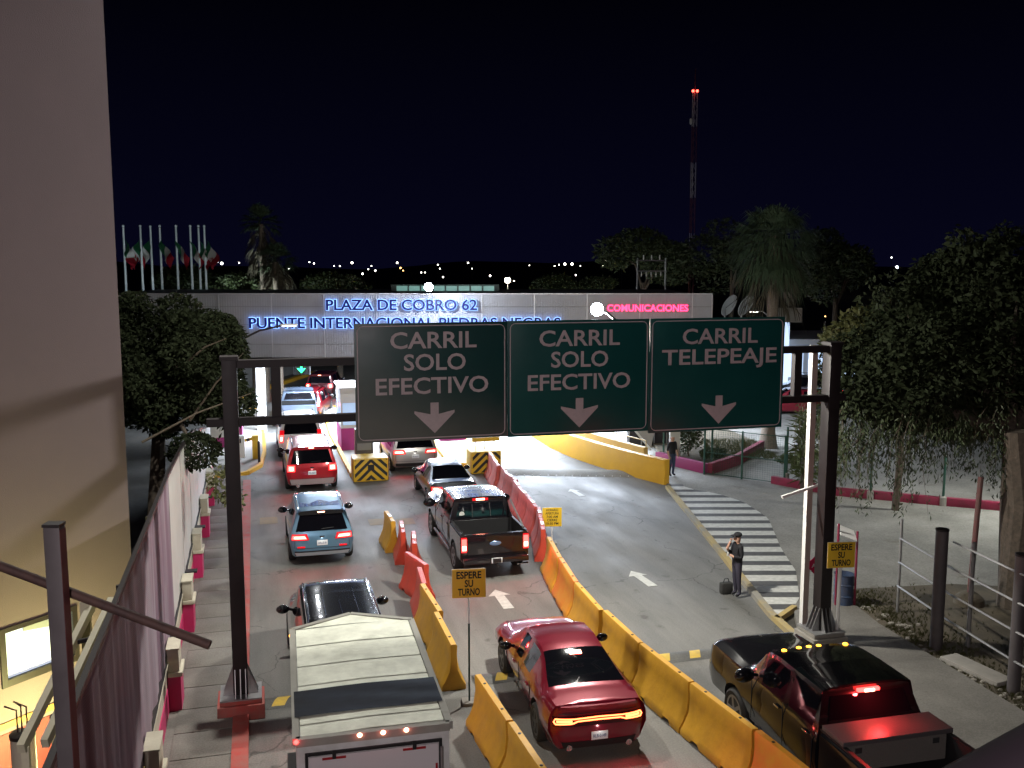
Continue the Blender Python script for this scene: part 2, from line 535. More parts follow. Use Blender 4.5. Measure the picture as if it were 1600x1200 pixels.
# ================================================================== CANOPY AND TOLL PLAZA
FY = 46.0
can = thing('toll_canopy', 'long grey panelled toll plaza canopy with blue backlit letters', 'toll plaza', (*cf(0, FY), 0), R(-15))
fr = MB()
X0, X1, Z0, Z1 = -21.6, 9.56, 4.42, 7.44
PITCH = 2.515
seams = [X0 + .0 + i * 0 for i in range(0)]
xs = []
x = 9.02
xs = [X1]
x = 8.62
while x > X0:
    xs.append(x); x -= PITCH
xs.append(X0)
xs = xs[::-1]
zr = [Z0, 4.98, 6.72, Z1] if False else [Z0, 5.06, 6.0, 6.86, Z1]
for i in range(len(xs) - 1):
    for j in range(len(zr) - 1):
        b = MB(); b.b2(xs[i] + .03, xs[i + 1] - .03, .012, .05, zr[j] + .014, zr[j + 1] - .014)
        xx = xs[i] + .08
        while xx < xs[i + 1] - .1:
            b.b2(xx, xx + .05, -.012, .0115, zr[j] + .02, zr[j + 1] - .02); xx += .12
        b.build('panel', perf, can)
mull = mat('pale mullion', (.6, .6, .63), .4, .2)
b = MB()
for x in xs: b.b2(x - .028, x + .028, -.035, .0, Z0, Z1)
b.b2(X0, X1, -.04, .06, Z1 + .002, Z1 + .06)
b.build('frame', mull, can)
b = MB(); b.b2(X0, X1, .06, .12, Z0, Z1); b.b2(X0, X1, .13, 13, Z1 - .4, Z1 - .1)
b.build('roof', mat('canopy roof sheet', (.3, .3, .31), .6), can)
b = MB(); b.b2(X0, X1, .13, 13, 4.75, 4.85)
b.build('ceiling', mat('dull canopy ceiling', (.22, .22, .24), .7), can)
b = MB(); b.b2(X0, X1, -.02, .3, Z0 - .1, Z0 - .004)
b.build('soffit_edge', steel_dark, can)
letter_blue = mat('deep blue letter face', (.003, .005, .10), .5, emit=(.01, .02, .5), es=.12)
halo = glow('blue white letter back light', (.22, .42, 1.0), 3.0)
for body, xa, xb, z in (('PLAZA DE COBRO 62', -8.85, -1.66, 6.72), ('PUENTE INTERNACIONAL PIEDRAS NEGRAS', -12.54, 2.32, 5.86)):
    me = text_mesh(body, .70, .03, .014, xb - xa)
    for o in split_letters('letter', me, letter_blue, can):
        o.location = ((xa + xb) / 2, -.22, z)
    me = text_mesh(body, .70, .012, .036, xb - xa + .05)
    o = link_mesh('letter_back_light', me, halo, can); o.location = ((xa + xb) / 2, -.15, z)
neon = glow('red neon', (1, .06, .18), 3.2)
me = text_mesh('COMUNICACIONES', .44, .02, .014, 3.86)
for o in split_letters('neon_letter', me, neon, can):
    o.location = (6.46, -.2, 6.66)
me = text_mesh('COMUNICACIONES', .44, .008, .035, 3.92)
o = link_mesh('letter_outline', me, mat('dark red letter edge', (.25, .005, .03), .4, emit=(1, .01, .08), es=.5), can); o.location = (6.46, -.155, 6.66)
# ceiling luminaires
lum = glow('white LED luminaire', (.78, .88, 1.0), 14)
for j, yy in enumerate((1.6, 6.5, 11.2)):
    for i in range(10):
        x = -11.5 + i * 2.3
        b = MB(); b.b2(x - .6, x + .6, yy - .12, yy + .12, 4.68, 4.74)
        b.build('luminaire', lum, can)
for yy in (2.5, 8.5):
    for x in (-9.5, -4.6, .3, 5.2):
        l = bpy.data.lights.new('luminaire_light', 'AREA'); l.shape = 'RECTANGLE'; l.size = 3.6; l.size_y = 1.2; l.specular_factor = .12; l.energy = 2900; l.color = (.76, .86, 1.0)
        o = bpy.data.objects.new('luminaire_light', l); COL.objects.link(o); o.parent = can; o.location = (x, yy, 4.62)
# columns stand on the islands
for x in (-13.3, -8.0, -2.4, 7.9):
    b = MB(); b.b2(x - .2, x + .2, 4.2, 4.6, 0, 4.74)
    b.build('column', white_steel, can)

# rooftop glass block parapet and lamps above the canopy
t = thing('roof_skylight', 'pale teal glazed skylight strip behind the canopy top', 'skylight', (*cf(-3.95, 56), 0), R(-15))
teal = mat('lit teal glazing', (.25, .45, .42), .3, emit=(.30, .62, .56), es=.42)
for i in range(8):
    b = MB(); b.b2(-2.75 + i * .72, -2.75 + i * .72 + .62, 0, .1, 7.16, 7.62)
    b.build('pane', teal, t)
b = MB(); b.b2(-3.1, 3.2, .12, .5, 0.02, 7.7); b.b2(-3.2, 3.2, -.2, .1, 7.02, 7.12)
for i in range(9): b.b2(-2.82 + i * .72, -2.77 + i * .72, -.03, .1, 7.12, 7.66)
b.build('frame', mat('grey green frame', (.12, .18, .17), .5), t)

lamp_white = glow('burning lamp', (.85, .93, 1.0), 90)
def flood(label, loc, r, power, col, arm_to, m_=lamp_white, spot=None, off=(0, 0, -.3)):
    t = thing('floodlight', label, 'floodlight', loc)
    b = MB(); b.ball((0, 0, 0), r, 16, 10); b.build('globe', m_, t)
    d = Vector(arm_to) - Vector(loc)
    b = MB(); b.tube([(0, r * 1.1, 0), (d.x * .3, d.y * .3, d.z * .3 + .1), tuple(d)], .03, 8); b.build('arm', steel_dark, t)
    b = MB(); b.lathe((0, r * 1.05, 0), [(r * .5, 0), (r * .6, .03), (r * .3, .12)], 12, 'Y'); b.build('housing', steel_dark, t)
    point_light('lamp_light', off, power, col, r, t)
    return t
flood('bright round floodlight just above the green signs', cf(1.99, 22.5, 7.84), .15, 3500, (1, .96, .86), (7.9, 19.2, 7.3), off=(0, .0, -.32))
flood('bright white lamp on top of the canopy beside the blue letters', cf(-3.82, 44.2, 7.84), .2, 800, (.8, .9, 1), cf(-3.9, 46.2, 7.5), off=(0, -.3, 0))

# islands, booths, attenuators
isl_c = mat('island concrete', (.32, .30, .27), .8, noise=(2, .5, (.22, .21, .19)))
def island(poly, label):
    b = MB(); b.prism(poly, -.02, .14); o = b.build('toll_island', isl_c); tag(o, label, kind='structure')
    k = MB()
    for a, c in zip(poly, poly[1:] + poly[:1]): k.bar((*a, .075), (*c, .075), .16, .17)
    k.build('kerb_edge', wall_yellow, o)
island([(3.75, 40.0), (5.05, 40.0), (5.15, 58), (3.9, 62), (3.65, 50)], 'toll island with yellow kerb between the left and middle lanes')
island([(8.2, 41.2), (10.0, 40.2), (10.3, 58), (9.0, 60), (8.5, 50)], 'toll island with yellow kerb between the middle and right lanes')
island([(-2.2, 41.0), (-1.2, 41.0), (-.5, 41.6), (.05, 43.0), (.25, 46), (.25, 60), (-2.2, 60)], 'rounded toll island with yellow kerb at the left')

booth_glass = mat('lit booth glass', (.45, .6, .8), .1, emit=(.5, .68, 1.0), es=.55)
def booth(x, y, w, l, label, hi=2.9):
    t = thing('toll_booth', label, 'toll booth', (x, y, .14))
    b = MB(); b.b2(-w / 2, w / 2, 0, l, 0, 1.05); b.build('lower_wall', magenta_paint, t)
    b = MB(); b.b2(-w / 2, w / 2, 0, l, 1.053, 1.2); b.b2(-w / 2, w / 2, 0, l, 2.25, hi)
    for xx in (-w / 2, w / 2 - .09):
        for yy in (0, l / 2, l - .1): b.b2(xx, xx + .09, yy, yy + .1, 1.2, 2.25)
    b.build('frame', white_steel, t)
    for s_ in (0, 1):
        b = MB(); b.b2(-w / 2 + .1, w / 2 - .1, .04 if s_ == 0 else l - .06, .06 if s_ == 0 else l - .04, 1.21, 2.24); b.build('window', booth_glass, t)
    for s_ in (-1, 1):
        b = MB(); b.b2(s_ * (w / 2 - .03), s_ * (w / 2 - .05), .12, l - .12, 1.21, 2.24); b.build('window', booth_glass, t)
    b = MB(); b.b2(-w / 2 - .08, w / 2 + .08, -.08, l + .1, hi + .003, hi + .1); b.build('roof', white_steel, t)
    return t
booth(4.35, 45.2, 1.15, 2.6, 'white and magenta toll booth left of the green signs')
booth(9.4, 46.4, 1.35, 2.4, 'white and magenta toll booth under the middle sign')
booth(-1.35, 47.5, 1.2, 2.4, 'white toll booth on the left island seen past the gantry post')

black_stripe = mat('black hazard paint', (.02, .02, .02), .5)
hazard = mat('yellow hazard paint', (.78, .48, .03), .45, noise=(3, .5, (.6, .36, .03)))
def attenuator(x, y, w, label, opening=True, flip=False, extra=False):
    t = thing('crash_cushion', label, 'barrier', (x, y, 0))
    h = .98
    b = MB()
    P = [(-w / 2, 0), (w / 2, 0), (w / 2 + .03, .25), (w / 2, 1.1), (-w / 2, 1.1), (-w / 2 - .03, .25)]
    b.prism(P, .02, h)
    b.build('body', hazard, t, bevel=.05)
    # chevron bands standing 8 mm proud of the face
    def clip(poly):
        def cl_(P, ax, lim, sg):
            out = []
            for i in range(len(P)):
                a, c = P[i], P[(i + 1) % len(P)]
                da, dc = sg * (a[ax] - lim), sg * (c[ax] - lim)
                if da <= 0: out.append(a)
                if (da < 0) != (dc < 0) and da != dc:
                    k_ = da / (da - dc); out.append((a[0] + (c[0] - a[0]) * k_, a[1] + (c[1] - a[1]) * k_))
            return out
        for ax, lim, sg in ((0, w / 2 - .05, 1), (0, -w / 2 + .05, -1), (1, h - .05, 1), (1, .07, -1)):
            poly = cl_(poly, ax, lim, sg)
            if len(poly) < 3: return None
        return poly
    for k_ in range(-4, 7):
        z = k_ * .34 - .2
        for sg in (-1, 1):
            P = [(0, z), (0, z + .16), (sg * w, z + .16 - w * .95), (sg * w, z - w * .95)]
            P = clip(P)
            if P and len(P) > 2:
                b = MB(); n_ = len(P)
                vs = [(px_, -.012, pz) for px_, pz in P] + [(px_, .03, pz) for px_, pz in P]
                b.add(vs, [tuple(range(n_)), tuple(reversed(range(n_, 2 * n_)))] + [(i, (i + 1) % n_, n_ + (i + 1) % n_, n_ + i) for i in range(n_)])
                b.build('chevron', black_stripe, t)
    if opening:
        b = MB(); b.b2(-.13, .13, -.02, .02, .5, .72); b.build('opening', black_plastic, t)
    if extra:
        b = MB(); b.b2(-.55, .65, .3, .36, 1.35, 1.52); b.build('sign_bar', hazard, t)
        b = MB()
        for xx in (-.42, 0, .42): b.tube([(xx, .33, .9), (xx, .33, 1.36)], .02, 6)
        b.build('post', galv, t)
    return t
attenuator(4.42, 38.85, 1.42, 'yellow and black chevron crash cushion below the left sign')
attenuator(9.35, 39.1, 1.30, 'yellow and black chevron crash cushion at the head of the red barriers', False, extra=True)
t = thing('pay_cabinet', 'grey steel cabinet standing on the left chevron crash cushion', 'cabinet', (4.35, 40.6, 0))
b = MB(); b.b2(-.38, .38, 0, .5, .1, 1.9); b.build('body', steel_mauve, t, bevel=.02)
b = MB(); b.b2(-.30, .30, -.012, .0, 1.0, 1.8); b.build('door', mat('grey cabinet door', (.22, .23, .24), .4), t)

# machines on the left island
t = thing('ticket_machine', 'white curved ticket machine on the rounded left island', 'machine', (-.95, 43.2, .14))
b = MB(); b.b2(-.35, .35, 0, .4, .25, 1.25); b.build('cabinet', white_steel, t, bevel=.06)
b = MB(); b.b2(-.2, .2, -.02, 0, .95, 1.15); b.build('screen', black_gloss, t)
b = MB(); b.tube([(0, .2, 0), (0, .2, .3)], .06, 8); b.build('leg', magenta_paint, t)
t = thing('control_cabinet', 'white box cabinet with black display by the left gantry post', 'cabinet', (-1.75, 44.5, .14))
b = MB(); b.b2(-.5, .55, 0, .5, 1.0, 2.2); b.build('cabinet', white_steel, t, bevel=.03)
b = MB(); b.b2(-.35, .35, -.02, 0, 1.65, 2.0); b.build('screen', black_gloss, t)
b = MB(); b.b2(-.4, -.3, .1, .2, 0, 1.0); b.b2(.3, .4, .1, .2, 0, 1.0); b.build('leg', steel_dark, t)
t = thing('barrier_gate', 'toll barrier post with yellow and black boom on the left island', 'barrier gate', (-.15, 44.2, .14))
b = MB(); b.b2(-.14, .14, 0, .28, 0, 1.05); b.build('housing', hazard, t, bevel=.02)
b = MB(); b.bar((-.1, -.03, .95), (-1.15, .0, .75), .09, .12); b.build('boom', hazard, t)
for i in range(3):
    b = MB(); b.bar((-.25 - i * .3, -.09, .925 - i * .06), (-.38 - i * .3, -.08, .89 - i * .06), .03, .13); b.build('black_band', black_stripe, t)
t = thing('bollard', 'slim dark bollard at the tip of the rounded island', 'bollard', (.0, 43.4, .1))
b = MB(); b.lathe((0, 0, 0), [(.06, 0), (.055, .95), (.03, 1.0)], 10); b.build('post', steel_dark, t)

# lane signal with green arrow hung beyond the canopy
t = thing('lane_signal', 'lit green arrow lane signal hanging over the left lane', 'traffic signal', (*cf(-10.6, 48), 0), R(-15))
grn = glow('green signal', (.03, 1, .35), 4)
b = MB(); b.b2(-.42, .42, .05, .2, 3.35, 3.95); b.build('housing', black_plastic, t)
for P in ([(-.05, 3.55), (.05, 3.55), (.05, 3.85), (-.05, 3.85)], [(-.22, 3.68), (0, 3.44), (.22, 3.68), (.12, 3.68), (0, 3.56), (-.12, 3.68)]):
    n_ = len(P); b = MB()
    b.add([(a, .0, z) for a, z in P] + [(a, .05, z) for a, z in P], [tuple(range(n_)), tuple(reversed(range(n_, 2 * n_)))] + [(i, (i + 1) % n_, n_ + (i + 1) % n_, n_ + i) for i in range(n_)])
    b.build('arrow_light', grn, t)
b = MB(); b.tube([(0, .1, 3.95), (0, .1, 4.76)], .03, 6); b.build('hanger', steel_dark, t)

# yellow curved concrete wall at the right
def wall_strip(pts, w, z0, z1, m_, name, parent=None, kindlabel=None):
    b = MB(); vs = []
    n_ = len(pts)
    for i, p in enumerate(pts):
        a = Vector(pts[max(i - 1, 0)]); c = Vector(pts[min(i + 1, n_ - 1)])
        d = (c - a).normalized(); nn = Vector((d.y, -d.x))
        zt = z1[i] if isinstance(z1, (list, tuple)) else z1
        zb = z0[i] if isinstance(z0, (list, tuple)) else z0
        for s_, z in ((-1, zb), (1, zb), (1, zt), (-1, zt)):
            q = Vector(p) + nn * (s_ * w / 2)
            vs.append((q.x, q.y, z))
    fs = []
    for i in range(n_ - 1):
        for k_ in range(4):
            fs.append((i * 4 + k_, i * 4 + (k_ + 1) % 4, (i + 1) * 4 + (k_ + 1) % 4, (i + 1) * 4 + k_))
    fs += [(3, 2, 1, 0), tuple((n_ - 1) * 4 + q for q in range(4))]
    b.add(vs, fs)
    return b
yw = thing('concrete_barrier_wall', 'long curving yellow concrete wall beside the right lane', 'wall')
P = [(15.95, 35.25), (15.2, 37.2), (14.62, 39.2), (14.1, 41.5), (13.85, 44), (13.85, 47), (14.2, 51), (15.0, 56), (16.5, 62)]
wall_strip(P, .30, -.02, 1.03, wall_yellow, 'wall').build('wall', wall_yellow, yw, bevel=.03)
P2 = [(p[0] + .75, p[1] + .25) for p in P[1:]]
wall_strip(P2, .22, -.02, 1.12, wall_yellow, 'inner').build('inner_wall', mat('pale yellow wall', (.6, .4, .12), .6), yw)
b = MB(); b.tube([(p[0] + .75, p[1] + .25, 1.42) for p in P[1:]], .025, 6)
for p in P[1:-1]: b.tube([(p[0] + .75, p[1] + .25, 1.1), (p[0] + .75, p[1] + .25, 1.42)], .02, 6)
b.build('handrail', mat('yellow handrail', (.6, .42, .15), .4), yw)
t = thing('magenta_wall', 'bright magenta wall end past the curving yellow wall', 'wall')
b = MB(); b.bar((*cf(6.2, 46.5), .9), (*cf(8.2, 50), .9), .3, 1.8); b.build('wall', magenta_paint, t)
# walls seen far beyond the left lane
t = thing('retaining_wall', 'pale long wall far beyond the left lane under the canopy', 'wall')
b = MB(); b.bar((-4.5, 62, 1.5), (3.6, 82, 1.5), .3, 3.0); b.build('wall', mat('grey far wall', (.28, .27, .26), .8, noise=(.6, .5, (.2, .2, .19))), t)
b = MB(); b.bar((-3.2, 60.5, .1), (4.4, 79, .1), .4, .3); b.build('yellow_kerb', wall_yellow, t)

# ================================================================== GANTRY AND SIGNS
gan = thing('sign_gantry', 'dark steel gantry spanning the lanes carrying green signs', 'sign gantry', (0, 19.05, 0))
for x in (-.5, 12.62):
    b = MB(); b.b2(x - .14, x + .14, -.16, .16, .42, 7.08); b.build('post', steel_dark, gan, bevel=.008)
    b = MB(); b.b2(x - .17, x + .17, -.19, .19, 7.083, 7.15); b.build('post_cap', steel_dark, gan)
    b = MB()
    for sx_ in (-1, 1):
        for yy in (-.12, 0, .12):
            b.add([(x + sx_ * .14, yy - .008, .42), (x + sx_ * .34, yy - .008, .42), (x + sx_ * .14, yy - .008, .95), (x + sx_ * .14, yy + .008, .42), (x + sx_ * .34, yy + .008, .42), (x + sx_ * .14, yy + .008, .95)],
                  [(0, 1, 2), (3, 5, 4), (0, 3, 4, 1), (1, 4, 5, 2), (2, 5, 3, 0)])
    for xx in (-.1, 0, .1):
        b.add([(x + xx - .008, -.16, .42), (x + xx - .008, -.34, .42), (x + xx - .008, -.16, .95), (x + xx + .008, -.16, .42), (x + xx + .008, -.34, .42), (x + xx + .008, -.16, .95)],
              [(0, 2, 1), (3, 4, 5), (0, 1, 4, 3), (1, 2, 5, 4), (2, 0, 3, 5)])
    b.b2(x - .4, x + .4, -.38, .38, .39, .42)
    b.build('base_plate', galv, gan)
    b = MB(); b.b2(x - .45, x + .45, -.42, .42, .0, .30); b.b2(x - .40, x + .40, -.36, .36, .302, .388)
    b.build('footing', red_paint if x < 0 else isl_c, gan, bevel=.015)
for z0, z1, xa, xb in ((6.92, 7.07, -.36, 12.48), (5.80, 5.95, -.36, 12.48)):
    b = MB(); b.b2(xa, xb, -.1, .1, z0, z1); b.build('beam', steel_dark, gan)
for xa, xb in ((-.95, -.645), (12.765, 12.95)):
    b = MB(); b.b2(xa, xb, -.1, .1, 5.80, 5.95); b.build('beam_end', steel_dark, gan)
for x in (.36, 11.72):
    b = MB(); b.b2(x - .09, x + .09, -.08, .08, 5.953, 6.917); b.build('upright', steel_dark, gan)
b = MB()
for x in (2.4, 4.4, 5.5, 7.5, 8.6, 10.8): b.b2(x - .05, x + .05, -.19, -.105, 5.5, 7.6)
b.build('sign_bracket', galv, gan)

fm = green_hazed; N, L = fm.node_tree.nodes, fm.node_tree.links
tcf = N.new('ShaderNodeTexCoord'); sxf = N.new('ShaderNodeSeparateXYZ'); L.new(tcf.outputs['Object'], sxf.inputs[0])
nf = N.new('ShaderNodeTexNoise'); nf.inputs['Scale'].default_value = 1.3; nf.inputs['Detail'].default_value = 5; L.new(tcf.outputs['Object'], nf.inputs['Vector'])
m1_ = N.new('ShaderNodeMath'); m1_.operation = 'MULTIPLY_ADD'; m1_.inputs[1].default_value = .42; L.new(sxf.outputs['X'], m1_.inputs[0]); L.new(sxf.outputs['Z'], m1_.inputs[2])
m2_ = N.new('ShaderNodeMath'); m2_.operation = 'MULTIPLY_ADD'; m2_.inputs[1].default_value = .7; L.new(nf.outputs['Fac'], m2_.inputs[0]); L.new(m1_.outputs[0], m2_.inputs[2])
rf = N.new('ShaderNodeValToRGB'); rf.color_ramp.elements[0].position = .0; rf.color_ramp.elements[1].position = 1.0
rf.color_ramp.elements[0].color = (.13, .145, .13, 1); rf.color_ramp.elements[1].color = (.008, .052, .050, 1)  # grey end of the ramp paints a haze of reflected light low left
mdv = N.new('ShaderNodeMapRange'); mdv.inputs[1].default_value = .2; mdv.inputs[2].default_value = 1.75; L.new(m2_.outputs[0], mdv.inputs[0]); L.new(mdv.outputs[0], rf.inputs[0])
L.new(rf.outputs[0], N['Principled BSDF'].inputs['Base Color'])
def road_sign(xa, xb, zb, zt, lines, arrow_x, m_, label, faded=False):  # the left sign's grey is a painted haze, set by green_hazed
    cx = (xa + xb) / 2
    t = thing('lane_sign', label, 'road sign', (cx, 18.82, zb))
    w, h = xb - xa, zt - zb
    b = MB(); b.b2(-w / 2, w / 2, -.02, .02, 0, h); b.build('panel', m_, t, bevel=.004)
    def ring(inset, th, y0, y1, r):
        vs, fs = [], []
        def rr(ins, rad):
            P = []
            for (sx_, sz, a0) in ((1, 1, 0), (-1, 1, 90), (-1, -1, 180), (1, -1, 270)):
                cx_, cz_ = sx_ * (w / 2 - ins - rad), h / 2 + sz * (h / 2 - ins - rad)
                for k_ in range(5):
                    a = R(a0 + k_ * 22.5); P.append((cx_ + rad * math.cos(a), cz_ + rad * math.sin(a)))
            return P
        A, B = rr(inset, r), rr(inset + th, r * .7); n_ = len(A)
        for P, y_ in ((A, y0), (B, y0), (A, y1), (B, y1)): vs += [(p[0], y_, p[1]) for p in P]
        for i in range(n_):
            j = (i + 1) % n_
            fs += [(i, j, n_ + j, n_ + i), (i, 2 * n_ + i, 2 * n_ + j, j), (n_ + i, n_ + j, 3 * n_ + j, 3 * n_ + i)]
        q = MB(); q.add(vs, fs); return q
    ring(.045, .020, -.028, -.019, .13).build('border', sign_white, t)
    for body, z, wd, dx in lines:
        lettering(body, .46, (dx, -.023, z), sign_white, t, width=wd, extrude=.003, offset=.007)
    ax = arrow_x
    P = [(-.085, 1), (.085, 1), (.085, .62), (.42, .74), (.42, .66), (0, 0), (-.42, .66), (-.42, .74), (-.085, .62)]
    P = [(ax + a * .97, .14 + c_ * .62) for a, c_ in P]
    n_ = len(P); b = MB()
    b.add([(a, -.026, z) for a, z in P] + [(a, -.0201, z) for a, z in P], [tuple(range(n_)), tuple(reversed(range(n_, 2 * n_)))] + [(i, (i + 1) % n_, n_ + (i + 1) % n_, n_ + i) for i in range(n_)])
    b.build('arrow', sign_white, t)
    b = MB(); b.b2(-w / 2 + .1, w / 2 - .1, .022, .06, .3, .36); b.b2(-w / 2 + .1, w / 2 - .1, .022, .06, h - .5, h - .44); b.build('stiffener', galv, t)
    return t
road_sign(1.86, 4.938, 5.38, 7.74, [('CARRIL', 1.86, 1.74, .03), ('SOLO', 1.42, 1.25, .05), ('EFECTIVO', .95, 2.28, 0)], .03, green_hazed, 'green CARRIL SOLO EFECTIVO sign with painted grey haze below, leftmost on the gantry')
road_sign(4.945, 8.048, 5.36, 7.75, [('CARRIL', 1.86, 1.76, 0), ('SOLO', 1.42, 1.25, 0), ('EFECTIVO', .95, 2.25, 0)], .0, green_sign, 'green CARRIL SOLO EFECTIVO sign in the middle of the gantry')
road_sign(8.055, 11.24, 5.30, 7.75, [('CARRIL', 1.90, 1.78, .05), ('TELEPEAJE', 1.46, 2.72, .05)], .05, green_sign, 'green CARRIL TELEPEAJE sign at the right end of the gantry')

# ================================================================== LEFT SIDE
# wall, pilasters, fence
bw = thing('boundary_wall', 'cream boundary wall with magenta foot along the left sidewalk', 'wall')
b = MB(); b.b2(-2.25, -1.9, 2, 41, .6, 1.05); b.build('wall', cream_paint, bw)
b = MB(); b.b2(-2.24, -1.88, 2, 41, -.02, .6 - .003); b.build('pink_base', pink_paint, bw)
b = MB(); b.b2(-2.05, -1.86, 2, 41, 1.053, 1.10); b.build('coping', cream_paint, bw)
for i, yy in enumerate((6.9, 11.0, 15.1, 19.2, 23.4, 27.6, 31.8, 36.0)):
    b = MB(); b.b2(-1.885, -1.64, yy, yy + .62, 0.09, .80); b.build('pilaster_foot', pink_paint, bw)
    b = MB(); b.b2(-1.885, -1.60, yy - .03, yy + .66, .803, .90); b.b2(-1.885, -1.66, yy, yy + .62, .903, 1.35); b.build('pilaster', cream_paint, bw, bevel=.02)
    b = MB(); b.b2(-1.9, -1.645, yy - .015, yy + .635, 1.353, 1.385); b.build('pilaster_cap', cream_paint, bw)

fence = thing('panel_fence', 'tall fence of purple shade mesh and white sheet panels on the left wall', 'fence')
mesh_m = bpy.data.materials.new('purple shade mesh'); mesh_m.use_nodes = True
N, L = mesh_m.node_tree.nodes, mesh_m.node_tree.links
bs = N['Principled BSDF']; bs.inputs['Roughness'].default_value = .8
tcn = N.new('ShaderNodeTexCoord'); mp = N.new('ShaderNodeMapping'); mp.inputs['Scale'].default_value = (1, 1.1, .12)
L.new(tcn.outputs['Object'], mp.inputs[0]); nz = N.new('ShaderNodeTexNoise'); nz.inputs['Scale'].default_value = 2.2; nz.inputs['Detail'].default_value = 4
L.new(mp.outputs[0], nz.inputs['Vector'])
rr_ = N.new('ShaderNodeValToRGB'); rr_.color_ramp.elements[0].position = .4; rr_.color_ramp.elements[1].position = .62
rr_.color_ramp.elements[0].color = (.21, .13, .18, 1); rr_.color_ramp.elements[1].color = (.34, .28, .33, 1)
L.new(nz.outputs['Fac'], rr_.inputs[0])
wv = N.new('ShaderNodeTexWave'); wv.bands_direction = 'Z'; wv.inputs['Scale'].default_value = 9; wv.inputs['Distortion'].default_value = .3
L.new(tcn.outputs['Object'], wv.inputs['Vector'])
mr_ = N.new('ShaderNodeMapRange'); mr_.inputs[3].default_value = .82; mr_.inputs[4].default_value = 1.05; L.new(wv.outputs['Fac'], mr_.inputs[0])
mx = N.new('ShaderNodeMix'); mx.data_type = 'RGBA'; mx.blend_type = 'MULTIPLY'; mx.inputs[0].default_value = 1
L.new(rr_.outputs[0], mx.inputs[6]); L.new(mr_.outputs[0], mx.inputs[7]); L.new(mx.outputs[2], bs.inputs['Base Color'])
FX = -1.92
def top_z(y):
    P = [(0, 4.42), (21.8, 4.38), (22.2, 4.3), (26, 4.2), (30, 3.9), (34, 3.3), (38, 2.7), (41, 2.4)]
    return lerp_pts(P, y)
def sheet(y0, y1, m_, name, fold, base=1.12):
    n_ = max(4, int((y1 - y0) * 8)); vs = []
    for i in range(n_ + 1):
        y = y0 + (y1 - y0) * i / n_
        for j in range(7):
            z = base + (top_z(y) - .04 - base) * j / 6
            vs.append((FX + fold * (math.sin(y * 5.1) + .6 * math.sin(y * 11.3 + j * .3)), y, z))
    b = MB(); b.add(vs, [(i * 7 + j, (i + 1) * 7 + j, (i + 1) * 7 + j + 1, i * 7 + j + 1) for i in range(n_) for j in range(6)], True)
    o = b.build(name, m_, fence)
    return o
ys = [2.4, 6.3, 10.2, 14.1, 18.0, 21.6]
for a, c_ in zip(ys, ys[1:]): sheet(a + .03, c_ - .03, mesh_m, 'shade_mesh', .022)
ys2 = [21.6, 24.9, 28.2, 31.5, 34.8, 38.1, 41]
for a, c_ in zip(ys2, ys2[1:]): sheet(a + .03, c_ - .03, white_wall, 'sheet_panel', .004)
for y in ys + ys2[1:]:
    b = MB(); b.b2(FX - .09, FX - .03, y - .03, y + .03, 1.12, top_z(y)); b.build('post', steel_dark, fence)
b = MB()
for y0, y1 in zip([0, 21.8, 26, 30, 34, 38], [21.8, 26, 30, 34, 38, 41]):
    b.bar((FX - .0, max(y0, 2.4), top_z(y0) + .01), (FX, y1, top_z(y1) + .01), .07, .07)
b.build('top_rail', steel_dark, fence)
b = MB(); b.b2(FX - .03, FX + .05, 2.4, 41, 1.05, 1.115)
for y in (13.2, 24.9, 29.2, 33.0): b.b2(FX, FX + .30, y, y + .25, 1.10, 1.14)
b.build('bottom_rail', steel_dark, fence)

# building at the far left
az = R(31.7)
P0 = (-6.95, 17.0); dv = (-math.sin(az), -math.cos(az))
wx, wy = cf(*P0)
bl = thing('plaster_building', 'tall plain plastered building filling the left edge', 'building', (wx, wy, 0), R(-15 - 31.7) + R(180) + R(90) - R(90))
# local frame of the building: +Y runs from the corner towards the viewer
wrot = bl.rotation_euler.z
WX = Vector((math.cos(wrot), math.sin(wrot)))
b = MB()
win0, win1, wz0, wz1 = 1.2, 2.47, 2.14, 2.98
sgn = 1
# the wall slab, with an opening for the window
b.b2(0, .35, 0, win0, -.02, 16); b.b2(0, .35, win1, 9, -.02, 16); b.b2(0, .35, win0, win1, -.02, wz0); b.b2(0, .35, win0, win1, wz1, 16)
b.b2(.352, 8, 0, .35, -.02, 16)
b.build('wall', plaster, bl)
for o in list(bl.children): pass
b = MB(); b.b2(-.02, -.002, 0, 9, -.02, 1.28); b.build('red_dado', mat('dark red dado', (.16, .02, .022), .6, noise=(2, .5, (.2, .04, .04))), bl)
b = MB(); b.b2(-.03, -.002, 0, 9, 1.36, 1.47); b.build('ochre_band', mat('ochre band', (.34, .20, .05), .6), bl)
b = MB()
for a in ((-.03, .06, win0 - .05, win0 + .04, wz0 - .09, wz1 + .06), (-.03, .06, win1 - .04, win1 + .06, wz0 - .09, wz1 + .06), (-.03, .06, win0 + .042, win1 - .042, wz0 - .09, wz0 + .03), (-.03, .06, win0 + .042, win1 - .042, wz1 - .02, wz1 + .06)):
    b.b2(*a)
wf = b.build('window', steel_dark, bl)
b = MB(); b.b2(.04, .05, win0 + .04, win1 - .04, wz0 + .03, wz1 - .02)
b.build('pane', mat('lit frosted pane', (.6, .7, .8), .2, emit=(.62, .75, 1.0), es=.62), wf)
b = MB(); b.bar((.02, 2.1, wz1 - .04), (.02, 1.3, wz1 - .16), .01, .12); b.build('pane_corner', mat('grey torn film', (.3, .33, .35), .5), wf)

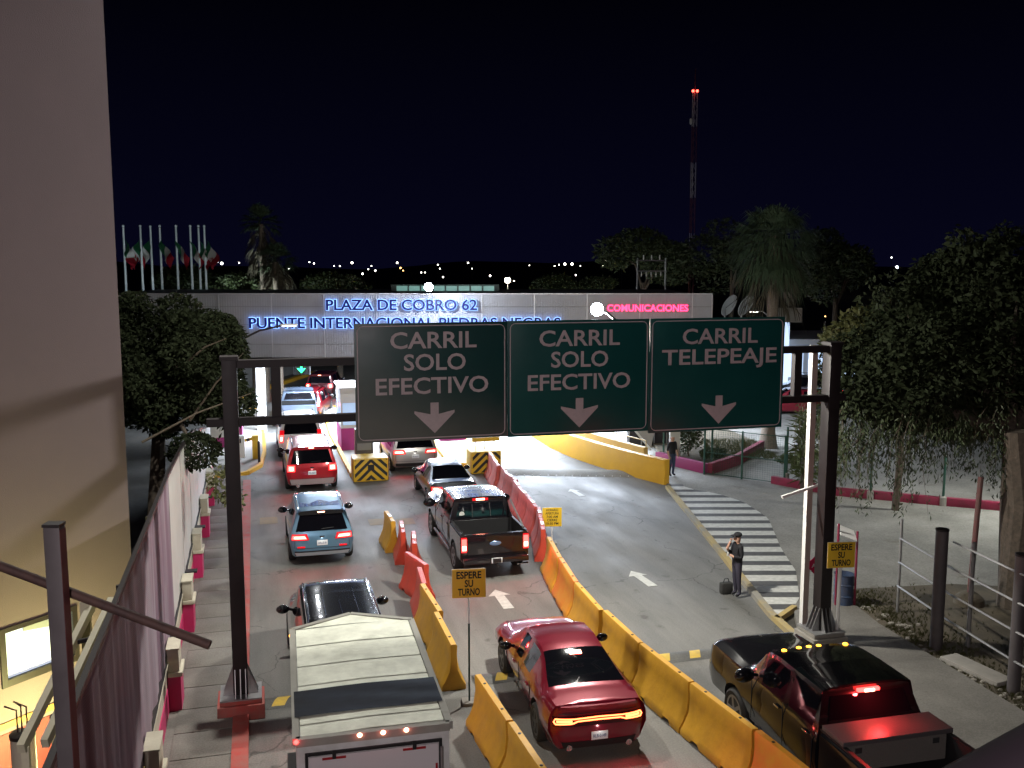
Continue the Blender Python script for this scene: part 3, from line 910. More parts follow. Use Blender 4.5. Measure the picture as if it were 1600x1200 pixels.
# stubs with bent rods against the wall, steel frames
def stub(x, y, ztop, label):
    t = thing('concrete_pillar', label, 'pillar', (*cf(x, y), 0))
    b = MB(); b.lathe((0, 0, 0), [(.165, 0), (.165, ztop - .06), (.15, ztop - .06)], 20); b.build('shaft', cream_paint, t)
    b = MB(); b.lathe((0, 0, ztop - .058), [(.175, 0), (.175, .05), (.13, .07)], 18); b.build('cap', steel_dark, t)
    for dx, dz, dy in ((-.06, .34, -.16), (.0, .40, -.1), (.07, .38, -.14)):
        b = MB(); b.tube([(dx, 0, ztop - .05), (dx, 0, ztop + dz), (dx + dy, .02, ztop + dz + .07)], .012, 6); b.build('bent_rod', rust, t)
    return t
stub(-7.0, 13.0, 2.25, 'round cream pillar stub with bent rods, left of the steel post')
stub(-6.66, 13.5, 2.28, 'round cream pillar stub half hidden behind the steel post')
cream_steel = mat('cream painted steel', (.58, .55, .40), .5, noise=(4, .5, (.48, .45, .33)))
t = thing('steel_ladder', 'cream steel ladder frame at the bottom left corner', 'ladder', (*cf(-5.5, 10.0), 0), R(-15))
b = MB(); b.bar((-.30, -.9, 1.9), (.0, .35, 2.98), .09, .09); b.build('rail', cream_steel, t)
b = MB(); b.bar((.16, -.9, 1.9), (.42, .35, 3.15), .09, .09); b.build('rail', cream_steel, t)
for k_ in (0.08, .42, .76):
    b = MB(); b.bar((-.3 + .3 * k_ + .045, -.9 + 1.25 * k_, 1.9 + 1.1 * k_), (.16 + .26 * k_ - .045, -.9 + 1.25 * k_, 1.9 + 1.17 * k_), .09, .05); b.build('rung', cream_steel, t)
b = MB(); b.bar((-.30, -.9, 1.9), (-.3, -.9, 0), .08, .08); b.bar((.16, -.9, 1.9), (.16, -.9, 0), .08, .08); b.build('leg', cream_steel, t)
t = thing('beam_frame', 'cream steel frame of slanted beams behind the purple mesh fence', 'steel frame')
A, B_ = Vector(cf(-5.45, 12.6, 4.35)), Vector(cf(-5.25, 10.2, 3.55))
for off, m_ in ((Vector((0, 0, 0)), cream_steel), (Vector((-.22, -.1, .02)), cream_steel)):
    b = MB(); b.bar(A + off, B_ + off, .08, .12); b.build('beam', m_, t)
b = MB(); b.bar(A + Vector((-.3, -.2, .1)), A + Vector((-.3, -.2, -4.3)), .12, .12); b.bar(B_ + Vector((-.2, 0, 0)), B_ + Vector((-.2, 0, -3.5)), .08, .08); b.build('upright', cream_steel, t)
for k_ in (.3, .6):
    p = A.lerp(B_, k_); b = MB(); b.bar(p + Vector((-.2, -.09, 0)), p + Vector((0, 0, 0)), .05, .05); b.build('rung', steel_dark, t)
t = thing('steel_post', 'tall grey steel post in the left foreground', 'post', (*cf(-3.43, 7.0), 0), R(-15))
b = MB(); b.b2(-.062, .062, -.05, .05, 0, 6.95); b.build('shaft', steel_mauve, t, bevel=.01)
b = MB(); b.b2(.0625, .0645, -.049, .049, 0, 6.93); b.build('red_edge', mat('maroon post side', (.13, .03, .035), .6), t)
b = MB(); b.b2(-.066, .066, -.055, .055, 6.953, 6.975); b.build('cap', steel_dark, t)
b = MB(); b.tube([cf(-4.6, 7.15, 6.86), cf(-2.33, 7.1, 5.98)], .037, 12)
o = b.build('steel_pipe', rust); tag(o, 'rusty pipe slanting down past the steel post at the left', 'pipe')

# street lamp with curved arm on the left sidewalk
t = thing('street_lamp', 'slim silver street lamp with curved arm behind the left gantry post', 'street lamp', (-.86, 32.7, .1))
b = MB(); b.tube([(0, 0, 0), (0, 0, 6.05)], [.075, .05], 10); b.build('pole', galv, t)
b = MB(); b.lathe((0, 0, 0), [(.2, 0), (.16, .1), (.1, .35), (.08, .38)], 12); b.build('base', white_steel, t)
b = MB(); b.tube([(0, 0, 6.0), (.4, 0, 6.32), (1.0, -.1, 6.62), (1.7, -.2, 6.78)], .035, 8); b.build('arm', steel_dark, t)
b = MB(); b.box((1.95, -.22, 6.80), (.55, .2, .07)); b.build('lamp_head', white_steel, t, bevel=.02)
b = MB(); b.box((1.95, -.22, 6.758), (.44, .15, .012)); b.build('lens', lum, t)
spot_light('lamp_light', (1.95, -.22, 6.73), 700, (.95, .97, 1), 160, .8, .1, t)

# ================================================================== RIGHT SIDE FURNITURE
t = thing('steel_pole', 'slim pale steel pole left of the right gantry post', 'pole', (12.38, 19.42, .1))
b = MB(); b.b2(-.07, .07, -.07, .07, 0, 6.95); b.build('shaft', mat('pale brown pole', (.38, .31, .27), .5), t)
b = MB(); b.b2(-.072, -.0705, -.07, .07, 0, 6.95); b.build('lit_edge', white_steel, t)  # lamp-lit left side painted on as a white strip
b = MB(); b.bar((-.75, -.1, 3.45), (.25, -.1, 3.70), .05, .06); b.build('arm', white_steel, t)

def board_sign(x, y, z0, w, h, lines, m_, label, pole_m, size, pole_r=.02, rz=R(-8), name='warning_sign', lower=None):
    t = thing(name, label, 'sign', (x, y, 0), rz)
    b = MB(); b.b2(-w / 2, w / 2, -.012, .0, z0, z0 + h); b.build('board', m_, t, bevel=.003)
    b = MB(); b.b2(-w / 2 - .008, w / 2 + .008, .001, .012, z0 - .008, z0 + h + .008); b.build('edge', mat('white sign edge', (.7, .66, .55), .4), t)
    for body, zz, wd in lines:
        lettering(body, size, (0, -.0135, z0 + zz), letter_black, t, width=wd, extrude=.001, offset=.006 if size > .12 else .002)
    b = MB(); b.tube([(0, .035, .0 if lower is None else lower), (0, .035, z0 + h * .9)], pole_r, 8); b.build('pole', pole_m, t)
    if lower is not None:
        b = MB(); b.tube([(0, .035, 0), (0, .035, lower - .002)], pole_r, 8); b.build('pole_foot', mat('dark green pole', (.03, .06, .05), .4), t)
    b = MB(); b.box((0, .035, .03), (.3, .3, .06)); b.build('foot', isl_c, t)
    return t
ex, ey = cf(-.865, 18.6)
board_sign(ex, ey, 2.25, .67, .585, [('ESPERE', .40, .50), ('SU', .225, .17), ('TURNO', .05, .44)], sign_amber, 'amber ESPERE SU TURNO sign on a pole between the barriers in the road', white_steel, .2, lower=1.7)
ex, ey = cf(7.6, 21.5)
board_sign(ex, ey, 1.93, .66, .60, [('ESPERE', .42, .51), ('SU', .235, .16), ('TURNO', .05, .46)], sign_yellow, 'yellow ESPERE SU TURNO sign on a white pole beside the right gantry post', white_steel, .2, pole_r=.045)
ex, ey = cf(1.28, 29.85)
board_sign(ex, ey, .58, .61, .61, [('HORARIO', .50, .38), ('APERTURA', .39, .43), ('7:00 AM', .28, .36), ('CIERRE', .17, .32), ('10:30 PM', .06, .40)], sign_yellow, 'small yellow opening hours sign behind the barriers', white_steel, .11, rz=R(-12), name='hours_sign')
t = thing('stop_sign', 'maroon octagonal stop sign half hidden by the yellow sign', 'sign', (*cf(7.22, 21.9), 0), R(-10))
b = MB(); P = [(.24 * math.cos(R(22.5 + 45 * i)), .24 * math.sin(R(22.5 + 45 * i))) for i in range(8)]
n_ = 8; b.add([(a, -.01, 1.86 + c_) for a, c_ in P] + [(a, .01, 1.86 + c_) for a, c_ in P], [tuple(range(8)), tuple(reversed(range(8, 16)))] + [(i, (i + 1) % 8, 8 + (i + 1) % 8, 8 + i) for i in range(8)])
b.build('board', mat('maroon sign', (.32, .01, .05), .4), t)
lettering('ALTO', .13, (0, -.012, 1.81), white_paint, t, width=.34, extrude=.001, offset=.003)
b = MB(); b.tube([(0, .03, 0), (0, .03, 2.0)], .03, 8); b.build('pole', galv, t)

t = thing('notice_stand', 'maroon two-post stand with a tilted white roof behind the drum', 'stand', (*cf(8.62, 24.0), .03), R(-15))
b = MB(); b.tube([(-.23, 0, 0), (-.23, 0, 2.25)], .03, 8); b.build('post', maroon_paint, t)
b = MB(); b.tube([(.26, 0, 0), (.26, 0, 2.05)], .03, 8); b.build('post', maroon_paint, t)
b = MB(); b.box((.03, .1, 1.98), (.46, .5, .02), ry=R(22), rx=R(20)); b.build('roof', white_steel, t)
t = thing('oil_drum', 'blue steel drum used as a bin beside the crosswalk', 'drum', (*cf(8.64, 24.15), .03))
b = MB(); b.lathe((0, 0, 0), [(.25, 0), (.26, .02), (.245, .04), (.245, .30), (.26, .32), (.245, .34), (.245, .60), (.26, .62), (.245, .64), (.245, .86), (.26, .88), (.235, .88), (.23, .5)], 24)
b.build('drum', mat('blue drum paint', (.03, .065, .14), .45, noise=(6, .4, (.06, .06, .08))), t)

# pipe railing on the soil bank
rl = thing('pipe_railing', 'grey pipe railing with thick posts on the soil bank at the right', 'railing')
Rp = [cf(9.85, 23.6), cf(9.75, 21.3), cf(10.55, 21.4), cf(10.35, 18.9)]
line = [Vector((15.62, 20.3)), Vector((14.98, 18.0)), Vector((15.05, 16.6)), Vector((14.9, 15.6)), Vector((14.75, 12.5)), Vector((14.6, 8))]
big = {1, 3}
rail_pts = [Vector((15.65, 20.3)), Vector((15.33, 18.2)), Vector((15.03, 15.7)), Vector((14.7, 12.6)), Vector((14.3, 8.5))]
def rail_pt(k_):
    return rail_pts[k_]
for i, p in enumerate([(15.65, 20.25), (15.75, 17.95), (15.15, 13.4)]):
    pass
posts = [((15.65, 20.3), .035, 2.5), ((14.98, 18.02), .14, 2.9), ((15.80, 17.95), .05, 2.55), ((15.02, 15.7), .13, 3.0), ((14.9, 12.6), .05, 2.9), ((14.8, 9.5), .13, 3.0)]
for (x, y), r, h in posts:
    b = MB(); b.tube([(x, y, 0), (x, y, h)], r, 14)
    o = b.build('post', steel_mauve if r > .1 else galv, rl)
    if r > .1:
        b = MB(); b.lathe((x, y, h - .03), [(r + .01, 0), (r + .01, .04), (.02, .07)], 14); b.build('post_cap', steel_dark, rl)
for z in (.75, 1.38, 2.0, 2.62):
    pts = [(15.65, 20.3), (14.98 - .15, 18.0), (14.80, 15.7), (14.7, 12.6), (14.6, 9.5)]
    pts = [(15.62, 20.3), (15.2, 17.9), (14.93, 15.6), (14.72, 12.6), (14.62, 9.5)]
    if z == 2.62: pts = pts[1:]
    b = MB(); b.tube([(x, y, z) for x, y in pts], .026, 8); b.build('rail', galv, rl)
# slab, stones, weeds, papers
t = MB(); t.box((14.95, 16.7, .12), (.5, 1.5, .1), rz=R(8)); o = t.build('concrete_slab', isl_c, bevel=.01); tag(o, 'loose concrete slab lying on the soil beside the railing', 'slab')
st_m = MB()
for i in range(150):
    y = random.uniform(12.5, 21); x = 14.75 + random.gauss(0, .22) + (.4 if y > 19 else 0)
    s_ = random.uniform(.02, .08); st_m.ball((x, y, .06), (s_ * 1.3, s_, s_ * .6), 6, 4)
o = st_m.build('stones', mat('pale rubble', (.35, .33, .29), .9, noise=(20, .4, (.2, .18, .15)))); tag(o, 'scattered pale rubble along the sidewalk edge', kind='stuff')

# planted area, low maroon walls, green fence
pl = MB(); pl.prism([cf(6.9, 42.6), cf(8.5, 39.9), cf(12.2, 46.5), cf(11.0, 53), cf(7, 52)], .036, .16)
struct(pl, 'planting_bed', dirt)
def low_wall(pts, z, label, m_=maroon_paint, w=.22):
    o = wall_strip([cf(*p) for p in pts], w, 0, z, m_, 'x').build('low_wall', m_, None, bevel=.015); tag(o, label, 'wall')
low_wall([(6.55, 42.6), (7.3, 41.5), (8.3, 40.05)], .48, 'low maroon wall beside the far standing man', mat('purple maroon paint', (.26, .03, .12), .6))
low_wall([(8.4, 40.0), (10.0, 41.9), (12.0, 45.3)], .5, 'low maroon wall behind the green mesh fence')
low_wall([(10.6, 38.3), (12.4, 36.3), (15.2, 35.0), (20, 33.0)], .34, 'long low maroon kerb wall across the right lot')
low_wall([(8.2, 52), (11.9, 53)], 1.2, 'dark maroon wall below the right sign', mat('dark maroon', (.16, .012, .04), .6))
t = thing('mesh_fence', 'green wire mesh fence with posts in front of the planted bed', 'fence')
A, B_ = Vector(cf(8.15, 39.95)), Vector(cf(11.0, 38.0))
gf = mat('green fence paint', (.02, .07, .05), .5)
for k_ in (0, .48, 1.0):
    p = A.lerp(B_, k_)
    b = MB(); b.tube([(p.x, p.y, 0), (p.x, p.y, 2.05)], .045, 8); b.build('post', gf, t)
b = MB()
for z in (.1, 1.0, 2.0): b.tube([(A.x, A.y, z), (B_.x, B_.y, z)], .018, 6)
b.build('rail', gf, t)
b = MB(); Ln = (B_ - A).length; nn = 34
for i in range(1, nn):
    p = A.lerp(B_, i / nn); b.bar((p.x, p.y, .1), (p.x, p.y, 2.0), .005)
for i in range(1, 22):
    z = .1 + 1.9 * i / 22; b.bar((A.x, A.y, z), (B_.x, B_.y, z), .005)
b.build('wire_mesh', gf, t)
for i, (x, y, lab) in enumerate([(6.9, 43.0, 'dark green fence post behind the far standing man'), (8.6, 40.6, 'dark green fence post at the left end of the mesh fence'), (13.55, 35.5, 'thin green post on the long maroon kerb wall, nearest the willow leaves'), (15.9, 34.6, 'thin green post on the maroon kerb wall near the trunk'), (11.25, 38.6, 'dark green gate post at the right end of the mesh fence')]):
    t = thing('fence_post', lab, 'post', (*cf(x, y), 0))
    b = MB(); b.tube([(0, 0, 0), (0, 0, 2.3 if i < 2 or i == 4 else 1.9)], .045, 8); b.build('pipe', gf, t)
    b = MB(); b.lathe((0, 0, 0), [(.12, 0), (.12, .36), (.06, .40)], 10); b.build('footing', isl_c, t)
t = thing('white_column', 'pale square column behind the far standing man', 'column', (*cf(7.35, 42.8), 0), R(-15))
b = MB(); b.b2(-.22, .22, -.2, .2, 0, 3.2); b.build('shaft', mat('pale column', (.5, .5, .47), .7), t)
b = MB(); b.b2(-.3, .3, -.28, .28, 3.203, 3.3); b.build('cap', isl_c, t)
t = thing('stair_stringer', 'grey triangular stair side behind the far standing man', 'stairs', (*cf(6.0, 44.5), 0), R(-15))
b = MB(); b.add([(-1.1, 0, 2.2), (.9, 0, 2.2), (.55, 0, .3), (-1.1, .2, 2.2), (.9, .2, 2.2), (.55, .2, .3)], [(0, 2, 1), (3, 4, 5), (0, 1, 4, 3), (1, 2, 5, 4), (2, 0, 3, 5)]); b.build('side', mat('grey stair', (.35, .33, .31), .7), t)
b = MB(); b.bar((-1.15, -.05, 2.25), (.55, -.05, .2), .06, .1); b.build('rail', white_steel, t)
t = thing('metal_screen', 'dark slatted metal screen right of the magenta wall end', 'screen', (*cf(6.15, 46.3), 0), R(-15))
b = MB(); b.b2(-.5, 1.9, .1, .2, 0, 3.3); b.build('sheet', steel_dark, t)
for i in range(4):
    b = MB(); b.b2(-.45 + i * .62, -.40 + i * .62, 0, .098, 0, 3.3); b.build('slat', galv, t)

# far right service building, pylon, dishes, utility frame, mast
sb = thing('service_building', 'white lit service building seen through the right gantry bay', 'building', (*cf(20, 68), 0), R(-15))
b = MB(); b.b2(-3, 7, 0, 8, -.02, 3.3); b.build('wall', mat('lit white wall', (.7, .72, .75), .5), sb)
lit_blue = mat('bright blue white window', (.6, .7, .9), .3, emit=(.55, .72, 1.0), es=1.3)
for i in range(5):
    b = MB(); b.b2(-2.7 + i * 1.9, -1.2 + i * 1.9, -.05, -.002, .9, 2.9); b.build('window', lit_blue, sb)
b = MB(); b.b2(-3.3, 7.3, -.9, 8.2, 3.303, 3.65); b.build('roof', white_steel, sb)
t = thing('lit_pylon', 'tall narrow blue white lit pylon beside the right sign', 'pylon', (*cf(19.0, 66), 0), R(-15))
b = MB(); b.b2(-.55, .1, 0, .4, 0, 4.9); b.build('body', lit_blue, t)
b = MB(); b.b2(-.7, .9, -.1, .5, 4.903, 5.9); b.build('head', isl_c, t)
for i, (x, col_, lab) in enumerate([(18.8, (.05, .05, .055), 'dark van parked at the lit service building'), ]):
    pass
def dish(x, y, z, label):
    t = thing('satellite_dish', label, 'satellite dish', (*cf(x, y), 0), R(30))
    prof = [(.02, 0)] + [(.62 * k_ / 6, .16 * (k_ / 6) ** 2) for k_ in range(1, 7)] + [(.64, .17), (.62, .19)] + [(.6 * k_ / 6, .16 * (k_ / 6) ** 2 + .03) for k_ in range(5, 0, -1)]
    b = MB(); b.lathe((0, 0, 0), prof, 20, 'Y')
    me = b.mesh('reflector'); me.transform(Matrix.Translation((0, 0, z)) @ Matrix.Rotation(R(180), 4, 'Z') @ Matrix.Rotation(R(-25), 4, 'X') @ Matrix.Translation((0, 0, 0)))
    link_mesh('reflector', me, mat('dish grey', (.45, .48, .5), .5), t)
    b = MB(); b.tube([(0, .1, 0), (0, .1, z)], .05, 8); b.build('mast', galv, t)
    b = MB()
    for k_ in (-.3, .3): b.tube([(k_, -.15, z - .2), (0, -.6, z + .25)], .012, 5)
    b.tube([(0, -.6, z + .25), (0, -.68, z + .3)], .05, 8); b.build('feed_arm', steel_dark, t)
dish(11.6, 52, 6.75, 'left of two grey satellite dishes behind the right sign')
dish(12.5, 52, 6.75, 'right of two grey satellite dishes behind the right sign')
t = thing('utility_frame', 'H shaped steel frame with insulators behind the canopy', 'utility frame', (*cf(8.65, 60), 0), R(-15))
b = MB(); b.tube([(-.87, 0, 0), (-.87, 0, 9.25)], .06, 8); b.build('pole', galv, t)
b = MB(); b.tube([(.87, 0, 0), (.87, 0, 9.25)], .06, 8); b.build('pole', galv, t)
for z in (9.1, 8.45): 
    b = MB(); b.bar((-.95, 0, z), (.95, 0, z), .06, .08); b.build('crossbar', steel_mauve, t)
for i in range(5):
    b = MB(); b.lathe((-.62 + i * .3, -.06, 8.12), [(.02, 0), (.05, .03), (.02, .08), (.05, .13), (.02, .18), (.05, .22), (.02, .28)], 8); b.build('insulator', white_steel, t)
for i in range(3):
    b = MB(); b.lathe((-.5 + i * .5, 0, 9.14), [(.03, 0), (.05, .1), (.03, .3)], 8); b.build('insulator', white_steel, t)
mast = thing('telecom_mast', 'tall thin lattice mast with red lights at its top', 'mast', (*cf(14.8, 80), 0), R(-15))
steel_w = mat('mast white', (.55, .55, .56), .4, .3); steel_r = mat('mast red', (.12, .03, .03), .5)
for k_ in range(8):
    z0, z1 = k_ * 2.85, (k_ + 1) * 2.85
    b = MB()
    for a in range(3):
        px_, py = .22 * math.cos(R(90 + 120 * a)), .22 * math.sin(R(90 + 120 * a))
        b.tube([(px_, py, z0), (px_, py, z1 - .002)], .028, 6)
    for q in range(4):
        for a in range(3):
            p1 = (.22 * math.cos(R(90 + 120 * a)), .22 * math.sin(R(90 + 120 * a)), z0 + q * .71)
            p2 = (.22 * math.cos(R(210 + 120 * a)), .22 * math.sin(R(210 + 120 * a)), z0 + q * .71 + .7)
            b.bar(p1, p2, .014)
    b.build('lattice_section', steel_w if k_ % 2 == 1 else steel_r, mast)
b = MB(); b.tube([(0, 0, 22.8), (0, 0, 24.5)], .03, 6); b.build('antenna', steel_r, mast)
redl = glow('red mast light', (1, .05, .03), 14)
for x in (-.17, .17):
    b = MB(); b.ball((x, -.1, 22.75), .11, 10, 6); b.build('warning_light', redl, mast)
b = MB(); b.lathe((-.3, -.1, 20.1), [(.05, 0), (.1, .1), (.1, .4), (.05, .5)], 8); b.build('aerial', white_steel, mast)

# ================================================================== BARRIERS
def barrier_mesh(Lb=1.98, h=1.0, waves=True):
    """hollow plastic barrier: flared foot, narrow top, scalloped sides, fork notches"""
    ny = 24
    prof = [(0.26, 0.0), (0.27, 0.10), (0.22, 0.20), (0.13, 0.42), (0.085, 0.70), (0.075, h - .04), (0.055, h)]
    vs, fs = [], []
    for i in range(ny + 1):
        y = -Lb / 2 + Lb * i / ny
        t_ = i / ny
        sc = 1 + .16 * math.sin(PI * t_) ** 2 - (.22 if waves and (i in (0, ny)) else 0)
        ring = []
        for (w, z) in prof:
            mid = math.sin(PI * min(1, max(0, (z - .05) / .9)))
            ring.append((w * (1 + (sc - 1) * mid * 1.6), y, z))
        zn = .09 if (5 <= i <= 7 or 17 <= i <= 19) else 0
        full = [(x, y_, max(z, zn) if z < .09 else z) for x, y_, z in ring] + [(-x, y_, max(z, zn) if z < .09 else z) for x, y_, z in reversed(ring)]
        vs += full
    m_ = 2 * len(prof)
    for i in range(ny):
        for k_ in range(m_):
            a, c_ = i * m_ + k_, i * m_ + (k_ + 1) % m_
            fs.append((a, c_, c_ + m_, a + m_))
    fs += [tuple(reversed(range(m_))), tuple(range(ny * m_, (ny + 1) * m_))]
    b = MB(); b.add(vs, fs, True)
    return b.mesh('body', 40)
bar_me = barrier_mesh(); bar_short = barrier_mesh(1.32, 1.0)
plug = MB(); plug.lathe((0, .55, .995), [(.03, 0), (.03, .012), (.01, .015)], 8); plug.lathe((0, -.55, .995), [(.03, 0), (.03, .012), (.01, .015)], 8)
plug_me = plug.mesh('filler_hole')
joint = MB(); joint.tube([(0, .985, .06), (0, .985, .3), (0, .975, .7), (0, .985, .97)], [.11, .10, .05, .05], 10)
joint_me = joint.mesh('joint_knuckle')
cap_me = MB(); cap_me.box((0, 0, 1.0 + .012), (.10, .34, .02)); cap_me = cap_me.mesh('reflector')
BM_ = {}
def bmesh_for(me, m_):
    k_ = (me.name, m_.name)
    if k_ not in BM_:
        c_ = me.copy(); c_.materials.clear(); c_.materials.append(m_); BM_[k_] = c_
    return BM_[k_]
refl = mat('pale reflector strip', (.65, .6, .6), .3)
def barrier(x, y, rz, m_, label, group, short=False, tilt=0, strip=False):
    t = thing('plastic_barrier', label, 'barrier', (x, y, 0.002), rz, group)
    t.rotation_euler.y = tilt
    link_mesh('body', bmesh_for(bar_short if short else bar_me, m_), None, t)
    if short:
        if strip: link_mesh('reflector', bmesh_for(cap_me, refl), None, t)
    else:
        link_mesh('filler_hole', bmesh_for(plug_me, black_plastic), None, t)
        link_mesh('joint_knuckle', bmesh_for(joint_me, m_), None, t)
        if strip: link_mesh('reflector', bmesh_for(cap_me, refl), None, t)
ords = ['first', 'second', 'third', 'fourth', 'fifth', 'sixth', 'seventh', 'eighth', 'ninth', 'tenth', 'eleventh', 'twelfth']
path = [(39.0, 9.38), (36.5, 9.22), (33.6, 9.05), (31, 8.85), (28.8, 8.62), (26.9, 8.24), (25.5, 7.98), (23, 7.68), (21, 7.56), (18, 7.60), (15.8, 7.84), (13.5, 8.10), (11, 8.35), (8, 8.5)]
path_r = path[::-1]
def pxat(y): return lerp_pts([(a, c_) for a, c_ in path_r], y)
for i in range(9):
    y = 38.1 - i * 1.33
    dx = pxat(y + .66) - pxat(y - .66)
    barrier(pxat(y) + random.uniform(-.05, .05), y, math.atan2(-dx, 1.32) + R(random.uniform(-6, 6)), pinkred_plastic if i < 8 else orange_plastic, '%s faded red plastic barrier from the crash cushion in the long right row' % ords[i], 'red barriers of the right row', True, strip=True)
y = 26.05
for i in range(8):
    L_ = 2.02
    yc = y - L_ / 2
    dx = pxat(yc + 1) - pxat(yc - 1)
    m_ = yellow_plastic if i not in (1, 6, 7) else mat('orange and red-lit barrier plastic', (.70, .20, .03), .4, noise=(1.6, .3, (.66, .31, .03)))  # the second barrier's orange imitates red light on yellow plastic
    barrier(pxat(yc) + random.uniform(-.035, .035), yc, math.atan2(-dx, 2.0) + R(random.uniform(-1.6, 1.6)), m_, '%s barrier from the red ones in the yellow part of the right row' % ords[i], 'yellow barriers of the right row')
    y -= L_
# left row
grp = 'barriers between the left and middle lanes'
barrier(3.92, 29.55, R(2), yellow_plastic, 'lone yellow barrier at the far end of the left row', grp, True, strip=True)
barrier(4.12, 28.25, R(-6), orange_plastic, 'orange red barrier just before the lone yellow one in the left row', grp, True, strip=True)
barrier(4.28, 27.0, R(-8), orange_plastic, 'orange red barrier with a white tip in the left row', grp, True, strip=True)
barrier(4.02, 25.0, R(14), orange_plastic, 'skewed orange red barrier level with the black pickup tail', grp, True)
barrier(3.92, 23.55, R(-4), orange_plastic, 'large orange red barrier beside the black SUV', grp, True)
barrier(3.86, 21.9, R(2), yellow_plastic, 'yellow barrier right after the orange red ones in the left row', grp)
barrier(3.80, 19.88, R(0), yellow_plastic, 'yellow barrier beside the amber sign pole', grp)
barrier(4.02, 16.35, R(3), yellow_plastic, 'yellow barrier before the amber sign pole, beside the trailer', grp)
barrier(4.14, 14.3, R(3), yellow_plastic, 'nearest yellow barrier of the left row at the bottom edge', grp)

# ================================================================== VEHICLES
def catmull(P, sub, lin=()):
    """P: list of tuples (stations); returns dense list and the key index of every interval"""
    out, key = [], []
    n_ = len(P)
    for i in range(n_ - 1):
        p0, p1, p2, p3 = P[max(i - 1, 0)], P[i], P[i + 1], P[min(i + 2, n_ - 1)]
        for k_ in range(sub):
            t_ = k_ / sub
            q = []
            for a, b_, c_, d in zip(p0, p1, p2, p3):
                m1, m2 = (c_ - a) * .35, (d - b_) * .35
                t2, t3 = t_ * t_, t_ ** 3
                q.append((2 * t3 - 3 * t2 + 1) * b_ + (t3 - 2 * t2 + t_) * m1 + (-2 * t3 + 3 * t2) * c_ + (t3 - t2) * m2)
            q[0] = p1[0] + (p2[0] - p1[0]) * t_
            out.append(q); key.append(i)
    out.append(list(P[-1]))
    return out, key

def interp(P, z):
    if z <= P[0][0]: return P[0][1]
    for (a, b_), (c_, d) in zip(P, P[1:]):
        if z <= c_: return b_ + (d - b_) * (z - a) / (c_ - a)
    return P[-1][1]

